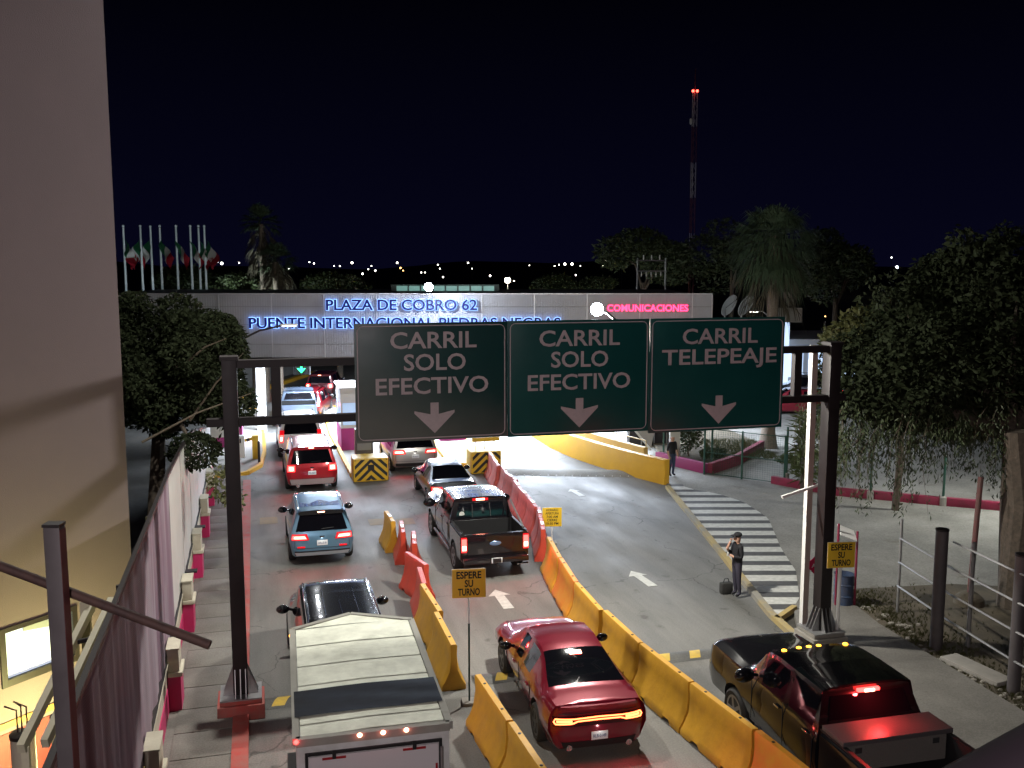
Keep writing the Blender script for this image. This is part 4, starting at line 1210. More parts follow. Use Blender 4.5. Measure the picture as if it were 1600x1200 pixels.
NOSE = [(0, .12), (.3, .02), (.55, 0), (.8, .08), (1.2, .25)]
SLOT = [glass_dark.copy() for _ in range(4)]
def vehicle(label, cat, name, x, y, rz, st_, rear, glass_st, wheels, paint, group=None, front=NOSE, corner=.14, rimm=None, wr=.34, wt=.23, mirrors=None, sub=4, bsub=True, arches=True, track=None):
    """st_: stations (y, zb, w_sill, z_mid, w_mid, z_belt, w_belt, z_roof, w_roof) rear to front;
    glass_st: dict interval index -> 'R' rear window, 'S' side window, 'W' windscreen"""
    root = thing(name, label, cat, (x, y, 0), rz, group)
    D, key = catmull(st_, sub)
    yr, yf = st_[0][0], st_[-1][0]
    rings = []
    nD = len(D)
    for i, s_ in enumerate(D):
        (yy, zb, ws, zm, wm, zbelt, wb, zr_, wr_) = s_
        ring = [(0, zb), (ws * .9, zb), (ws, zb + .08), (wm, zm), (wm * .992, zm + (zbelt - zm) * .6), (wb, zbelt),
                (wr_ + (wb - wr_) * .14, zbelt + (zr_ - zbelt) * .84), (wr_, zbelt + (zr_ - zbelt) * .95), (wr_ * .82, zr_), (wr_ * .42, zr_ + .015), (0, zr_ + .02)]
        rings.append([(a, yy, z) for a, z in ring])
    wmax_r = max(p[0] for p in rings[0]); wmax_f = max(p[0] for p in rings[-1])
    def ry(x_, z_):
        q = min(1, abs(x_) / wmax_r); return yr + interp(rear, z_) + corner * q ** 5
    def fy(x_, z_):
        q = min(1, abs(x_) / wmax_f); return yf - interp(front, z_) - corner * 1.6 * q ** 4
    rings[0] = [(a, ry(a, z), z) for a, _, z in rings[0]]
    rings[-1] = [(a, fy(a, z), z) for a, _, z in rings[-1]]
    # keep neighbouring rings clear of the shifted end rings
    for j in (1, 2, 3):
        rings[j] = [(a, max(y_, e[1] + .012 * j), z) for (a, y_, z), e in zip(rings[j], rings[0])]
        rings[-1 - j] = [(a, min(y_, e[1] - .012 * j), z) for (a, y_, z), e in zip(rings[-1 - j], rings[-1])]
    m_ = 11
    vs, fs, mi = [], [], []
    def vid(i, k_, side):
        return i * 20 + (k_ if side > 0 or k_ in (0, 10) else 10 + k_) if True else 0
    for r_ in rings:
        vs += [p for p in r_] + [(-p[0], p[1], p[2]) for p in r_[1:10]]
    for i in range(nD - 1):
        gk = glass_st.get(key[i], '')
        for k_ in range(10):
            for side in (1, -1):
                a, b_, c_, d = vid(i, k_, side), vid(i, k_ + 1, side), vid(i + 1, k_ + 1, side), vid(i + 1, k_, side)
                fs.append((a, b_, c_, d) if side < 0 else (a, d, c_, b_))
                g_ = 0
                if gk == 'S' and k_ == 5: g_ = 1
                if gk == 'R' and k_ >= 7: g_ = 2
                if gk == 'W' and k_ >= 7: g_ = 3
                if gk == 'P' and k_ >= 8: g_ = 4
                mi.append(g_)
    qs = (-1, -.82, -.42, 0, .42, .82, 1)
    for end in (0, nD - 1):
        base = end * 20
        f_ = ry if end == 0 else fy
        rows = {}
        for k_ in range(1, 8):
            row = []
            a_, _, z_ = rings[end][k_]
            for q in qs:
                if q == 1: row.append(base + k_)
                elif q == -1: row.append(base + 10 + k_)
                elif k_ == 1 and q == 0: row.append(base)
                else:
                    vs.append((a_ * q, f_(a_ * q, z_), z_)); row.append(len(vs) - 1)
            rows[k_] = row
        for k_ in range(1, 7):
            for c_ in range(6):
                q = (rows[k_][c_], rows[k_][c_ + 1], rows[k_ + 1][c_ + 1], rows[k_ + 1][c_])
                fs.append(q if end == 0 else q[::-1]); mi.append(0)
        top = [base + 18, base + 19, base + 10, base + 9, base + 8]
        r7 = rows[7]
        for q in [(r7[0], r7[1], top[0]), (r7[1], r7[2], top[1], top[0]), (r7[2], r7[3], top[2], top[1]), (r7[3], r7[4], top[3], top[2]), (r7[4], r7[5], top[4], top[3]), (r7[5], r7[6], top[4])]:
            fs.append(q if end == 0 else q[::-1]); mi.append(0)
        # bottom sliver row 1 is on the ring already: close row1 to v0
        for q in [(rows[1][1], rows[1][0], base), (rows[1][2], rows[1][1], base), (rows[1][4], base, rows[1][5]), (rows[1][5], base, rows[1][6])]:
            pass
    me = bpy.data.meshes.new('body')
    me.from_pydata(vs, [], fs)
    bm = bmesh.new(); bm.from_mesh(me)
    for f, g_ in zip(bm.faces, mi): f.material_index = g_
    bmesh.ops.remove_doubles(bm, verts=bm.verts, dist=1e-5)
    bmesh.ops.holes_fill(bm, edges=[e for e in bm.edges if e.is_boundary], sides=0)
    bmesh.ops.recalc_face_normals(bm, faces=bm.faces)
    bm.to_mesh(me); bm.free()
    W = max(max(p[0] for p in r_) for r_ in rings)
    mats = [paint, SLOT[0], SLOT[1], SLOT[2], SLOT[3]]
    for mm in mats: me.materials.append(mm)
    tr = track or W - wt / 2 + .01
    if arches:
        o = bpy.data.objects.new('tmp_body', me); COL.objects.link(o)
        cyl = MB()
        for wy_ in wheels:
            for sd in (-1, 1):
                cyl.lathe((sd * (tr + .05) - (.2 if sd > 0 else -.2) * 0, wy_, wr + .01), [(wr + .075, -.26), (wr + .075, .26)], 28, 'X')
        cme = cyl.mesh('cut'); bm = bmesh.new(); bm.from_mesh(cme); bmesh.ops.recalc_face_normals(bm, faces=bm.faces); bm.to_mesh(cme); bm.free()
        cme.materials.append(black_plastic)
        co = bpy.data.objects.new('tmp_cut', cme); COL.objects.link(co)
        md = o.modifiers.new('b', 'BOOLEAN'); md.operation = 'DIFFERENCE'; md.object = co; md.solver = 'EXACT'
        try: md.material_mode = 'TRANSFER'
        except Exception: pass
        me2 = eval_mesh(o)
        bpy.data.objects.remove(o); bpy.data.objects.remove(co)
        if len(me2.polygons) > 200: me = me2
    # split by material slot into body and glass pieces
    names = {1: 'side_window', 2: 'rear_window', 3: 'windscreen', 4: 'sunroof'}
    kind_of = {i: (SLOT.index(mm) + 1 if mm in SLOT else 0) for i, mm in enumerate(me.materials)}
    bm = bmesh.new(); bm.from_mesh(me)
    parts = {}
    mlist = [mm for mm in me.materials]
    for gi in (1, 2, 3, 4):
        b2 = bm.copy()
        bmesh.ops.delete(b2, geom=[f for f in b2.faces if kind_of.get(f.material_index, 0) != gi], context='FACES')
        if len(b2.faces):
            # one object per connected piece
            b2.verts.ensure_lookup_table(); seen = set()
            for v0 in list(b2.verts):
                if v0.index in seen or not v0.link_faces: continue
                stk, comp = [v0], set()
                seen.add(v0.index)
                while stk:
                    v = stk.pop()
                    for f in v.link_faces: comp.add(f.index)
                    for e in v.link_edges:
                        w = e.other_vert(v)
                        if w.index not in seen: seen.add(w.index); stk.append(w)
                b2.faces.ensure_lookup_table()
                fsx = [b2.faces[i] for i in comp]
                vi, vl, fl = {}, [], []
                for f in fsx:
                    ff = []
                    for v in f.verts:
                        if v.index not in vi: vi[v.index] = len(vl); vl.append(tuple(v.co))
                        ff.append(vi[v.index])
                    fl.append(ff)
                pm = bpy.data.meshes.new(names[gi]); pm.from_pydata(vl, [], fl)
                for p in pm.polygons: p.use_smooth = True
                link_mesh(names[gi], pm, glass_dark, root)
        b2.free()
    keep0 = [i for i, mm in enumerate(mlist) if mm in (paint, black_plastic)]
    bmesh.ops.delete(bm, geom=[f for f in bm.faces if kind_of.get(f.material_index, 0)], context='FACES')
    bm.to_mesh(me); bm.free()
    for p in me.polygons: p.use_smooth = True
    try: me.set_sharp_from_angle(angle=R(38))
    except Exception: pass
    me.name = 'body'
    bo = link_mesh('body', me, paint, root)
    # wheels
    for wy_ in wheels:
        for sd in (-1, 1):
            wheel(root, sd * tr, wy_, wr, wt, sd, rimm or rim_mat)
    if mirrors:
        mx_, my_, mz_, ms = mirrors
        for sd in (-1, 1):
            b = MB(); b.ball((sd * (mx_ + .12 * ms), my_, mz_), (.13 * ms, .07 * ms, .09 * ms), 12, 8); b.tube([(sd * (mx_ - .08), my_, mz_ - .03), (sd * mx_, my_, mz_ - .01)], .03, 6)
            b.build('door_mirror', black_gloss, root)
    root_info = dict(root=root, ry=ry, W=W, wmax=wmax_r, D=D, key=key, rings=rings)
    return root_info

WHEELS = {}
def wheel(root, x, y, r, w, sd, rimm):
    k_ = (round(r, 3), round(w, 3), sd, rimm.name)
    if k_ not in WHEELS:
        b = MB(); rr2 = r * .66
        b.lathe((0, 0, 0), [(rr2, -w / 2 + .02), (r * .86, -w / 2), (r * .97, -w / 2 + .03), (r, -w / 2 + .06), (r, w / 2 - .06), (r * .97, w / 2 - .03), (r * .86, w / 2), (rr2, w / 2 - .02)], 28, 'X')
        tm = b.mesh('tyre'); tm.materials.append(tyre)
        b = MB(); o_ = sd * (w / 2 - .045)
        b.lathe((0, 0, 0), [(rr2 + .01, o_ - .03), (rr2 + .01, o_ + .03), (rr2 - .03, o_ + .03), (rr2 - .04, o_ - .02)] if sd > 0 else [(rr2 - .04, o_ + .02), (rr2 - .03, o_ - .03), (rr2 + .01, o_ - .03), (rr2 + .01, o_ + .03)], 28, 'X')
        for i in range(5):
            a = 2 * PI * i / 5
            b.bar((o_ + sd * .01, 0, 0), (o_ + sd * .0, math.cos(a) * rr2, math.sin(a) * rr2), .05, .07)
        b.lathe((0, 0, 0), [(.06, o_ - .02), (.06, o_ + .035)], 12, 'X')
        rm = b.mesh('rim'); rm.materials.append(rimm)
        WHEELS[k_] = (tm, rm)
    tm, rm = WHEELS[k_]
    e = bpy.data.objects.new('wheel', tm); COL.objects.link(e); e.parent = root; e.location = (x, y, r)
    o = bpy.data.objects.new('rim', rm); COL.objects.link(o); o.parent = e

def patch(info, name, corners, m_, parent=None, off=.012, n=(6, 3), thick=.03, fn=None):
    """raised piece lying on the rear surface; corners (x0b,x1b,z0) (x0t,x1t,z1)"""
    (xa, xb, z0), (xc, xd, z1) = corners
    ry = fn or info['ry']; vs, fs = [], []
    nx, nz_ = n
    for lay, of in ((0, off), (1, off - thick)):
        for j in range(nz_ + 1):
            t_ = j / nz_
            l_, r_ = xa + (xc - xa) * t_, xb + (xd - xb) * t_
            z_ = z0 + (z1 - z0) * t_
            for i in range(nx + 1):
                x_ = l_ + (r_ - l_) * i / nx
                vs.append((x_, ry(x_, z_) - of, z_))
    w_ = nx + 1; S = w_ * (nz_ + 1)
    for j in range(nz_):
        for i in range(nx):
            a = j * w_ + i
            fs.append((a, a + 1, a + w_ + 1, a + w_)); fs.append((S + a, S + a + w_, S + a + w_ + 1, S + a + 1))
    for i in range(nx):
        fs.append((i, S + i, S + i + 1, i + 1)); a = nz_ * w_ + i; fs.append((a, a + 1, S + a + 1, S + a))
    for j in range(nz_):
        a = j * w_; fs.append((a, a + w_, S + a + w_, S + a)); a = j * w_ + nx; fs.append((a, S + a, S + a + w_, a + w_))
    b = MB(); b.add(vs, fs, True)
    return b.build(name, m_, parent or info['root'])

tail_on = glow('brake light', (1, .035, .03), 11)
tail_core = glow('brake light core', (1, .36, .22), 14)
tail_dim = mat('red tail lens', (.30, .004, .006), .15, emit=(1, .01, .02), es=.7, coat=.5)
plate_m = mat('white plate', (.72, .74, .76), .4)
plate_ink = mat('plate ink', (.05, .08, .2), .5)
def lamps(info, lc, core=None, power=9, third=None, y_off=.8, dim=None):
    """pair of tail lamps: corners for the right hand one, mirrored to the left"""
    for sd in (1, -1):
        def mir(cn):
            (a, b_, z0), (c_, d, z1) = cn
            return ((a, b_, z0), (c_, d, z1)) if sd > 0 else ((-b_, -a, z0), (-d, -c_, z1))
        if dim: patch(info, 'tail_light', mir(dim), tail_dim, off=.010, n=(5, 3))
        o = patch(info, 'tail_light', mir(lc), tail_on, off=.016, n=(5, 2))
        if core: patch(info, 'bulb', mir(core), tail_core, parent=o, off=.022, n=(3, 2))
        (a, b_, z0), _, = lc[0], lc[1]
        xm, zm = sd * (a + b_) / 2, (z0 + lc[1][2]) / 2
        brake_glow((xm, info['ry'](xm, zm) - .08, zm), power * 3.0, info['root'])
def plate(info, x, z, text, w=.31, h=.155, dy=.02, fn=None):
    ry = fn or info['ry']
    yy = ry(x, z) - dy
    b = MB(); b.box((x, yy, z), (w, .012, h)); o = b.build('licence_plate', plate_m, info['root'], bevel=.002)
    lettering(text, .085, (x, yy - .008, z - .035), plate_ink, o, width=w * .78, extrude=.001, offset=.001)
    return o
def solid(info, name, c, d, m_, bevel=.01, **k_):
    b = MB(); b.box(c, d, **k_); return b.build(name, m_, info['root'], bevel=bevel)

# ---- red sedan with full width light ring
red_car = mat('deep red metallic paint', (.19, .005, .02), .28, .35, coat=1)
st_ = [(-2.52, .34, .74, .62, .90, .93, .83, 1.03, .74), (-2.40, .24, .80, .62, .93, .96, .87, 1.07, .78), (-2.0, .20, .86, .62, .955, .99, .90, 1.09, .80), (-1.72, .18, .86, .60, .955, 1.00, .90, 1.115, .74),
       (-.78, .17, .85, .58, .945, .99, .88, 1.42, .60), (-.25, .17, .85, .58, .94, .98, .88, 1.465, .61), (-.05, .17, .85, .58, .94, .975, .88, 1.47, .61), (.35, .17, .85, .58, .94, .965, .88, 1.45, .60), (.50, .17, .85, .58, .94, .96, .88, 1.43, .60), (1.22, .17, .85, .58, .945, .93, .86, 1.02, .72), (1.95, .18, .86, .57, .95, .87, .85, .95, .72), (2.38, .22, .80, .5, .92, .78, .80, .85, .66), (2.52, .26, .74, .48, .84, .68, .74, .74, .6)]
ch = vehicle('dark red muscle sedan with full width tail light ring beside the yellow barriers', 'car', 'sedan_car', 5.86, 17.9, R(-2.5), st_,
    [(0, .10), (.34, .02), (.55, 0), (.80, .03), (.95, .09), (1.1, .05)], {3: 'R', 4: 'S', 6: 'S', 8: 'W'}, (-1.53, 1.52), red_car, rimm=rim_dark, wr=.36, wt=.25, mirrors=(.93, .62, 1.0, 1.0))
# door gaps, spoiler lip, valance
b = MB()
for sd in (-1, 1):
    for yy in (-1.05, -.12, 1.0): b.box((sd * .948, yy, .66), (.012, .012, .60))
b.build('door_gap', black_plastic, ch['root'])
patch(ch, 'spoiler_lip', ((-.74, .74, .985), (-.70, .70, 1.05)), red_car, off=.05, thick=.12, n=(10, 2))
patch(ch, 'lower_valance', ((-.66, .66, .28), (-.70, .70, .40)), black_plastic, off=.012, n=(10, 2))
patch(ch, 'light_panel', ((-.84, .84, .69), (-.84, .84, .86)), mat('smoked lens', (.03, .003, .004), .12, coat=.8), off=.008, n=(14, 3))
ringm = glow('amber red light ring', (1, .16, .05), 7)
def ring_tube(pts, r_=.013, nm='light_ring'):
    P = []
    for (a, c_), (a2, c2) in zip(pts, pts[1:]):
        for k_ in range(4):
            x_, z_ = a + (a2 - a) * k_ / 4, c_ + (c2 - c_) * k_ / 4
            P.append((x_, ch['ry'](x_, z_) - .022, z_))
    P.append((pts[-1][0], ch['ry'](*pts[-1]) - .022, pts[-1][1]))
    b = MB(); b.tube(P, r_, 6); return b.build(nm, ringm, ch['root'])
ring_tube([(-.50, .75), (-.80, .74), (-.83, .78), (-.80, .83), (-.45, .825), (0, .835), (.45, .825), (.80, .83), (.83, .78), (.80, .74), (.50, .75), (.40, .785), (0, .79), (-.40, .785), (-.50, .75)])
for sd in (-1, 1):
    patch(ch, 'tail_light', ((min(sd * .5, sd * .78), max(sd * .5, sd * .78), .765), (min(sd * .5, sd * .78), max(sd * .5, sd * .78), .805)), ringm, off=.02, n=(5, 2))
    brake_glow((sd * .6, ch['ry'](.6, .8) - .08, .8), 26, ch['root'])
    b = MB(); b.lathe((sd * .56, ch['ry'](.56, .33) + .02, .30), [(.055, -.06), (.055, .1)], 14, 'Y'); b.build('exhaust_tip', chrome, ch['root'])
o = patch(ch, 'rear_brake_light', ((-.13, .13, 1.40), (-.11, .11, 1.43)), tail_on, off=.02, fn=lambda x_, z_: -.98 - 0 * z_)
o.location.z = -.045
b = MB(); b.box((0, -.93, 1.385), (.24, .10, .05), rx=R(20)); b.build('stop_lamp', tail_core, ch['root'])
patch(ch, 'boot_gap', ((-.74, .74, .895), (-.74, .74, .903)), black_plastic, off=.004, n=(10, 1), thick=.008)
for sd in (-1, 1):
    for yy in (-.35, .75):
        b = MB(); b.box((sd * .955, yy - .45, .80), (.025, .16, .03)); b.build('door_handle', red_car, ch['root'], bevel=.006)
plate(ch, 0, .50, 'RLB-0149')
point_light('plate_light', (0, ch['ry'](0, .5) - .12, .63), .5, (1, .95, .9), .02, ch['root'])

# ---- generic SUV
def suv(label, x, y, rz, paint, L_=4.5, W_=1.86, H_=1.66, wr=.35, roof_m=None, light='wide', tail_w=.80, power=8, rails=True, text='AHL-25-81', name='suv_car', third=True, glassb=None, group=None, tail_dim_only=False, sub=4, arches=True):
    h, w = H_, W_ / 2
    yb = -L_ / 2; yf = L_ / 2
    zb = 1.02 * H_ / 1.66
    st_ = [(yb, .42, w * .84, .72, w * .965, zb, w * .93, h - .04, w * .73), (yb + .22, .28, w * .92, .72, w * .99, zb, w * .95, h - .01, w * .75), (yb + .75, .22, w * .94, .66, w, zb, w * .955, h, w * .76),
           (yb + .95, .22, w * .94, .66, w, zb, w * .955, h, w * .76), (yb + L_ * .40, .21, w * .94, .66, w, zb - .01, w * .955, h + .01, w * .76), (yb + L_ * .43, .21, w * .94, .66, w, zb - .01, w * .955, h + .01, w * .76), (yb + L_ * .60, .21, w * .94, .66, w, zb - .03, w * .95, h - .03, w * .75),
           (yb + L_ * .76, .21, w * .94, .66, w, zb - .05, w * .93, zb + .06, w * .78), (yf - .4, .24, w * .92, .62, w * .97, zb - .13, w * .88, zb - .05, w * .72), (yf, .32, w * .80, .58, w * .86, zb - .25, w * .78, zb - .2, w * .62)]
    rear = [(0, .14), (.36, .04), (.55, 0), (.78, .02), (zb, .07), (h - .12, .34), (h, .30)]
    inf = vehicle(label, 'SUV', name, x, y, rz, st_, rear, {2: 'S', 3: 'S', 5: 'S', 6: 'W'}, (yb + .93, yf - .92), paint, wr=wr, mirrors=(w * .97, yb + L_ * .66, zb + .03, 1.15), corner=.10, group=group, sub=sub, arches=arches)
    zt = h - .10
    patch(inf, 'rear_window', ((-w * .80, w * .80, zb + .05), (-w * .66, w * .66, zt - .05)), glass_dark, off=.010, n=(10, 4))
    patch(inf, 'roof_spoiler', ((-w * .70, w * .70, zt - .04), (-w * .70, w * .70, h - .01)), paint if roof_m is None else roof_m, off=.07, thick=.10, n=(10, 2))
    patch(inf, 'bumper_trim', ((-w * .84, w * .84, .36), (-w * .86, w * .86, .50)), black_plastic, off=.025, n=(10, 2))
    if roof_m is not None:
        b = MB(); b.add([(-w * .62, yb + .7, h + .006), (w * .62, yb + .7, h + .006), (w * .62, yb + L_ * .58, h + .0), (-w * .62, yb + L_ * .58, h + .0), (0, yb + .7, h + .03), (0, yb + L_ * .58, h + .018)], [(0, 4, 5, 3), (4, 1, 2, 5)]); b.build('sunroof', roof_m, inf['root'])
    if rails:
        for sd in (-1, 1):
            b = MB(); b.tube([(sd * w * .70, yb + .5, h - .02), (sd * w * .70, yb + .65, h + .045), (sd * w * .69, yb + L_ * .56, h + .045), (sd * w * .69, yb + L_ * .6, h - .03)], .018, 6); b.build('roof_rail', chrome, inf['root'])
    b = MB(); b.b2(-.10, .10, inf['ry'](0, h - .04) - .078, inf['ry'](0, h - .04) - .066, h - .075, h - .05)
    if third: b.build('rear_brake_light', tail_core, inf['root'])
    b = MB(); b.tube([(-.02, inf['ry'](0, zb + .1) - .02, zb + .1), (.35, inf['ry'](0, zb + .12) - .02, zb + .13)], .01, 5); b.build('rear_wiper', black_plastic, inf['root'])
    if light == 'wide':
        lamps(inf, ((w * .46, w * .92, zb - .17), (w * .52, w * .90, zb - .06)), ((w * .50, w * .86, zb - .14), (w * .55, w * .84, zb - .09)), power, dim=((w * .40, w * .94, zb - .20), (w * .46, w * .92, zb - .02)))
    elif light == 'corner':
        lamps(inf, ((w * .66, w * .93, zb - .24), (w * .66, w * .91, zb - .02)), ((w * .72, w * .86, zb - .20), (w * .72, w * .86, zb - .07)), power, dim=((w * .62, w * .95, zb - .27), (w * .62, w * .93, zb + .02)))
    elif light == 'tall':
        lamps(inf, ((w * .80, w * .94, zb - .30), (w * .76, w * .91, zb + .02)), ((w * .83, w * .92, zb - .24), (w * .80, w * .90, zb - .08)), power, dim=((w * .78, w * .95, zb - .34), (w * .72, w * .92, zb + .22)))
    plate(inf, 0, .72 * zb, text)
    patch(inf, 'hatch_gap', ((-w * .82, w * .82, .575), (-w * .82, w * .82, .585)), black_plastic, off=.004, n=(10, 1), thick=.008)
    for sd in (-1, 1):
        patch(inf, 'hatch_gap', ((sd * w * .845 - .005, sd * w * .845 + .005, .59), (sd * w * .84 - .005, sd * w * .84 + .005, zb - .22)), black_plastic, off=.004, n=(1, 4), thick=.008)
    patch(inf, 'emblem', ((-.07, .07, zb - .14), (-.07, .07, zb - .09)), chrome, off=.014, n=(2, 1), thick=.01)
    point_light('plate_light', (0, inf['ry'](0, .8) - .12, .72 * zb + .14), .35, (1, .97, .92), .02, inf['root'])
    return inf
blue_grey = mat('blue grey metallic paint', (.13, .26, .38), .3, .5, coat=1)
red_suv = mat('bright red paint', (.42, .01, .02), .28, .3, coat=1)
white_car = mat('white car paint', (.70, .70, .70), .3, coat=1)
black_car = mat('black car paint', (.008, .008, .010), .2, .2, coat=1)
silver_car = mat('silver car paint', (.45, .44, .43), .3, .6, coat=1)
dark_grey = mat('dark grey car paint', (.045, .05, .06), .28, .5, coat=1)
pick_blue = mat('steel blue paint', (.13, .17, .24), .3, .5, coat=1)
tuc = suv('blue grey SUV with lit amber red tail lights in the left lane', 1.72, 30.3, R(0), blue_grey, 4.48, 1.88, 1.66, .36, roof_m=black_gloss, power=8, text='AHL-25-81')
patch(tuc, 'lower_trim', ((-.75, .75, .36), (-.80, .80, .46)), mat('silver skid trim', (.35, .38, .42), .4, .5), off=.034, n=(8, 2))
for sd in (-1, 1):
    patch(tuc, 'reflector', ((min(sd * .5, sd * .72), max(sd * .5, sd * .72), .60), (min(sd * .5, sd * .72), max(sd * .5, sd * .72), .64)), tail_dim, off=.014)
exp = suv('bright red SUV with roof rails in the left lane before the toll island', 1.98, 40.05, R(0), red_suv, 5.0, 2.0, 1.80, .39, light='corner', power=16, text='FG-3201')
patch(exp, 'silver_bumper', ((-.80, .80, .34), (-.86, .86, .56)), mat('pale bumper', (.45, .40, .40), .4, .4), off=.034, n=(8, 2))
for sd in (-1, 1):
    b = MB(); b.lathe((sd * .55, exp['ry'](.5, .34), .30), [(.07, -.06), (.07, .1)], 12, 'Y'); b.build('exhaust_tip', chrome, exp['root'])
suv('white SUV at the toll booth ahead of the bright red one', 1.87, 46.7, R(0), white_car, 5.1, 2.02, 1.86, .39, light='tall', power=10, text='EN-7704', rails=True)
tow = suv('black SUV towing the white trailer, mostly hidden by it', 1.52, 20.6, R(0), black_car, 5.2, 2.02, 1.88, .40, light='tall', power=4, text='FZ-1180')
for i in range(5):
    b = MB(); b.tube([(-.66 + i * .33, -1.7, 1.895), (-.66 + i * .33, .35, 1.90)], .012, 5); b.build('roof_rib', chrome, tow['root'])
b = MB(); b.bar((0, -2.45, .5), (0, -2.85, .5), .09, .07); b.build('tow_hitch', steel_dark, tow['root'])
sil = suv('silver minivan passing the middle lane toll booth', 6.42, 42.3, R(0), silver_car, 5.0, 1.98, 1.76, .35, light='wide', power=10, text='FH-6210', rails=False, name='minivan_car')
suv('dark red car braking beyond the toll booths', 3.15, 57.9, R(-14), mat('maroon car paint', (.14, .006, .01), .3, .3, coat=1), 4.5, 1.9, 1.6, .35, light='corner', power=16, text='EJ-4471', sub=3, arches=False)
suv('farthest braking dark car in the queue beyond the booths', 4.6, 66.5, R(-16), mat('dark maroon car paint', (.07, .006, .01), .3, .3, coat=1), 4.5, 1.9, 1.6, .35, light='corner', power=20, text='FA-9032', sub=3, arches=False)
# parked vehicles at the far right
suv('dark parked car below the lit service building', *cf(19.3, 62.5), R(60), mat('charcoal car paint', (.05, .05, .055), .3, .4, coat=1), 4.6, 1.9, 1.7, .35, light='corner', power=0, text='ET-2215', sub=3, arches=False, third=False)
suv('dark red parked car seen right of the signs', *cf(16.9, 57.0), R(68), mat('wine red car paint', (.2, .008, .02), .3, .3, coat=1), 4.4, 1.85, 1.5, .34, light='corner', power=0, text='EZ-8190', sub=3, arches=False, third=False)

# ---- dark grey sedan in front of the black pickup
st_ = [(-2.3, .36, .72, .62, .86, .92, .80, 1.02, .68), (-2.15, .26, .78, .62, .885, .95, .84, 1.06, .72), (-1.72, .20, .82, .60, .90, .97, .86, 1.09, .72), (-.85, .19, .82, .58, .90, .96, .85, 1.40, .56), (-.3, .19, .82, .58, .90, .95, .84, 1.45, .57),
       (-.12, .19, .82, .58, .90, .95, .84, 1.45, .57), (.45, .19, .82, .58, .90, .93, .83, 1.42, .56), (1.25, .19, .82, .57, .90, .89, .82, .98, .66), (1.95, .22, .78, .54, .87, .80, .78, .86, .62), (2.3, .28, .66, .5, .76, .66, .66, .72, .54)]
gs = vehicle('dark grey sedan braking in the middle lane ahead of the black pickup', 'car', 'sedan_car', 6.82, 35.6, R(-1), st_, [(0, .12), (.36, .02), (.6, 0), (.9, .05), (1.1, .1)], {2: 'R', 3: 'S', 5: 'S', 6: 'W'}, (-1.4, 1.42), dark_grey, wr=.33, mirrors=(.90, .58, .98, 1.0))
lamps(gs, ((.50, .80, .80), (.52, .80, .90)), ((.58, .74, .82), (.60, .74, .88)), 12, dim=((.40, .84, .77), (.44, .84, .92)))
b = MB(); b.box((0, -.98, 1.32), (.22, .06, .05), rx=R(20)); b.build('rear_brake_light', tail_core, gs['root'])
plate(gs, 0, .70, 'GBC-771')
for sd in (-1, 1):
    b = MB(); b.ball((sd * .32, -.62, 1.12), (.14, .06, .12), 10, 8); b.build('headrest', mat('pale headrest', (.5, .5, .5), .7), gs['root'])
patch(gs, 'chrome_strip', ((-.34, .34, .86), (-.34, .34, .885)), chrome, off=.014)

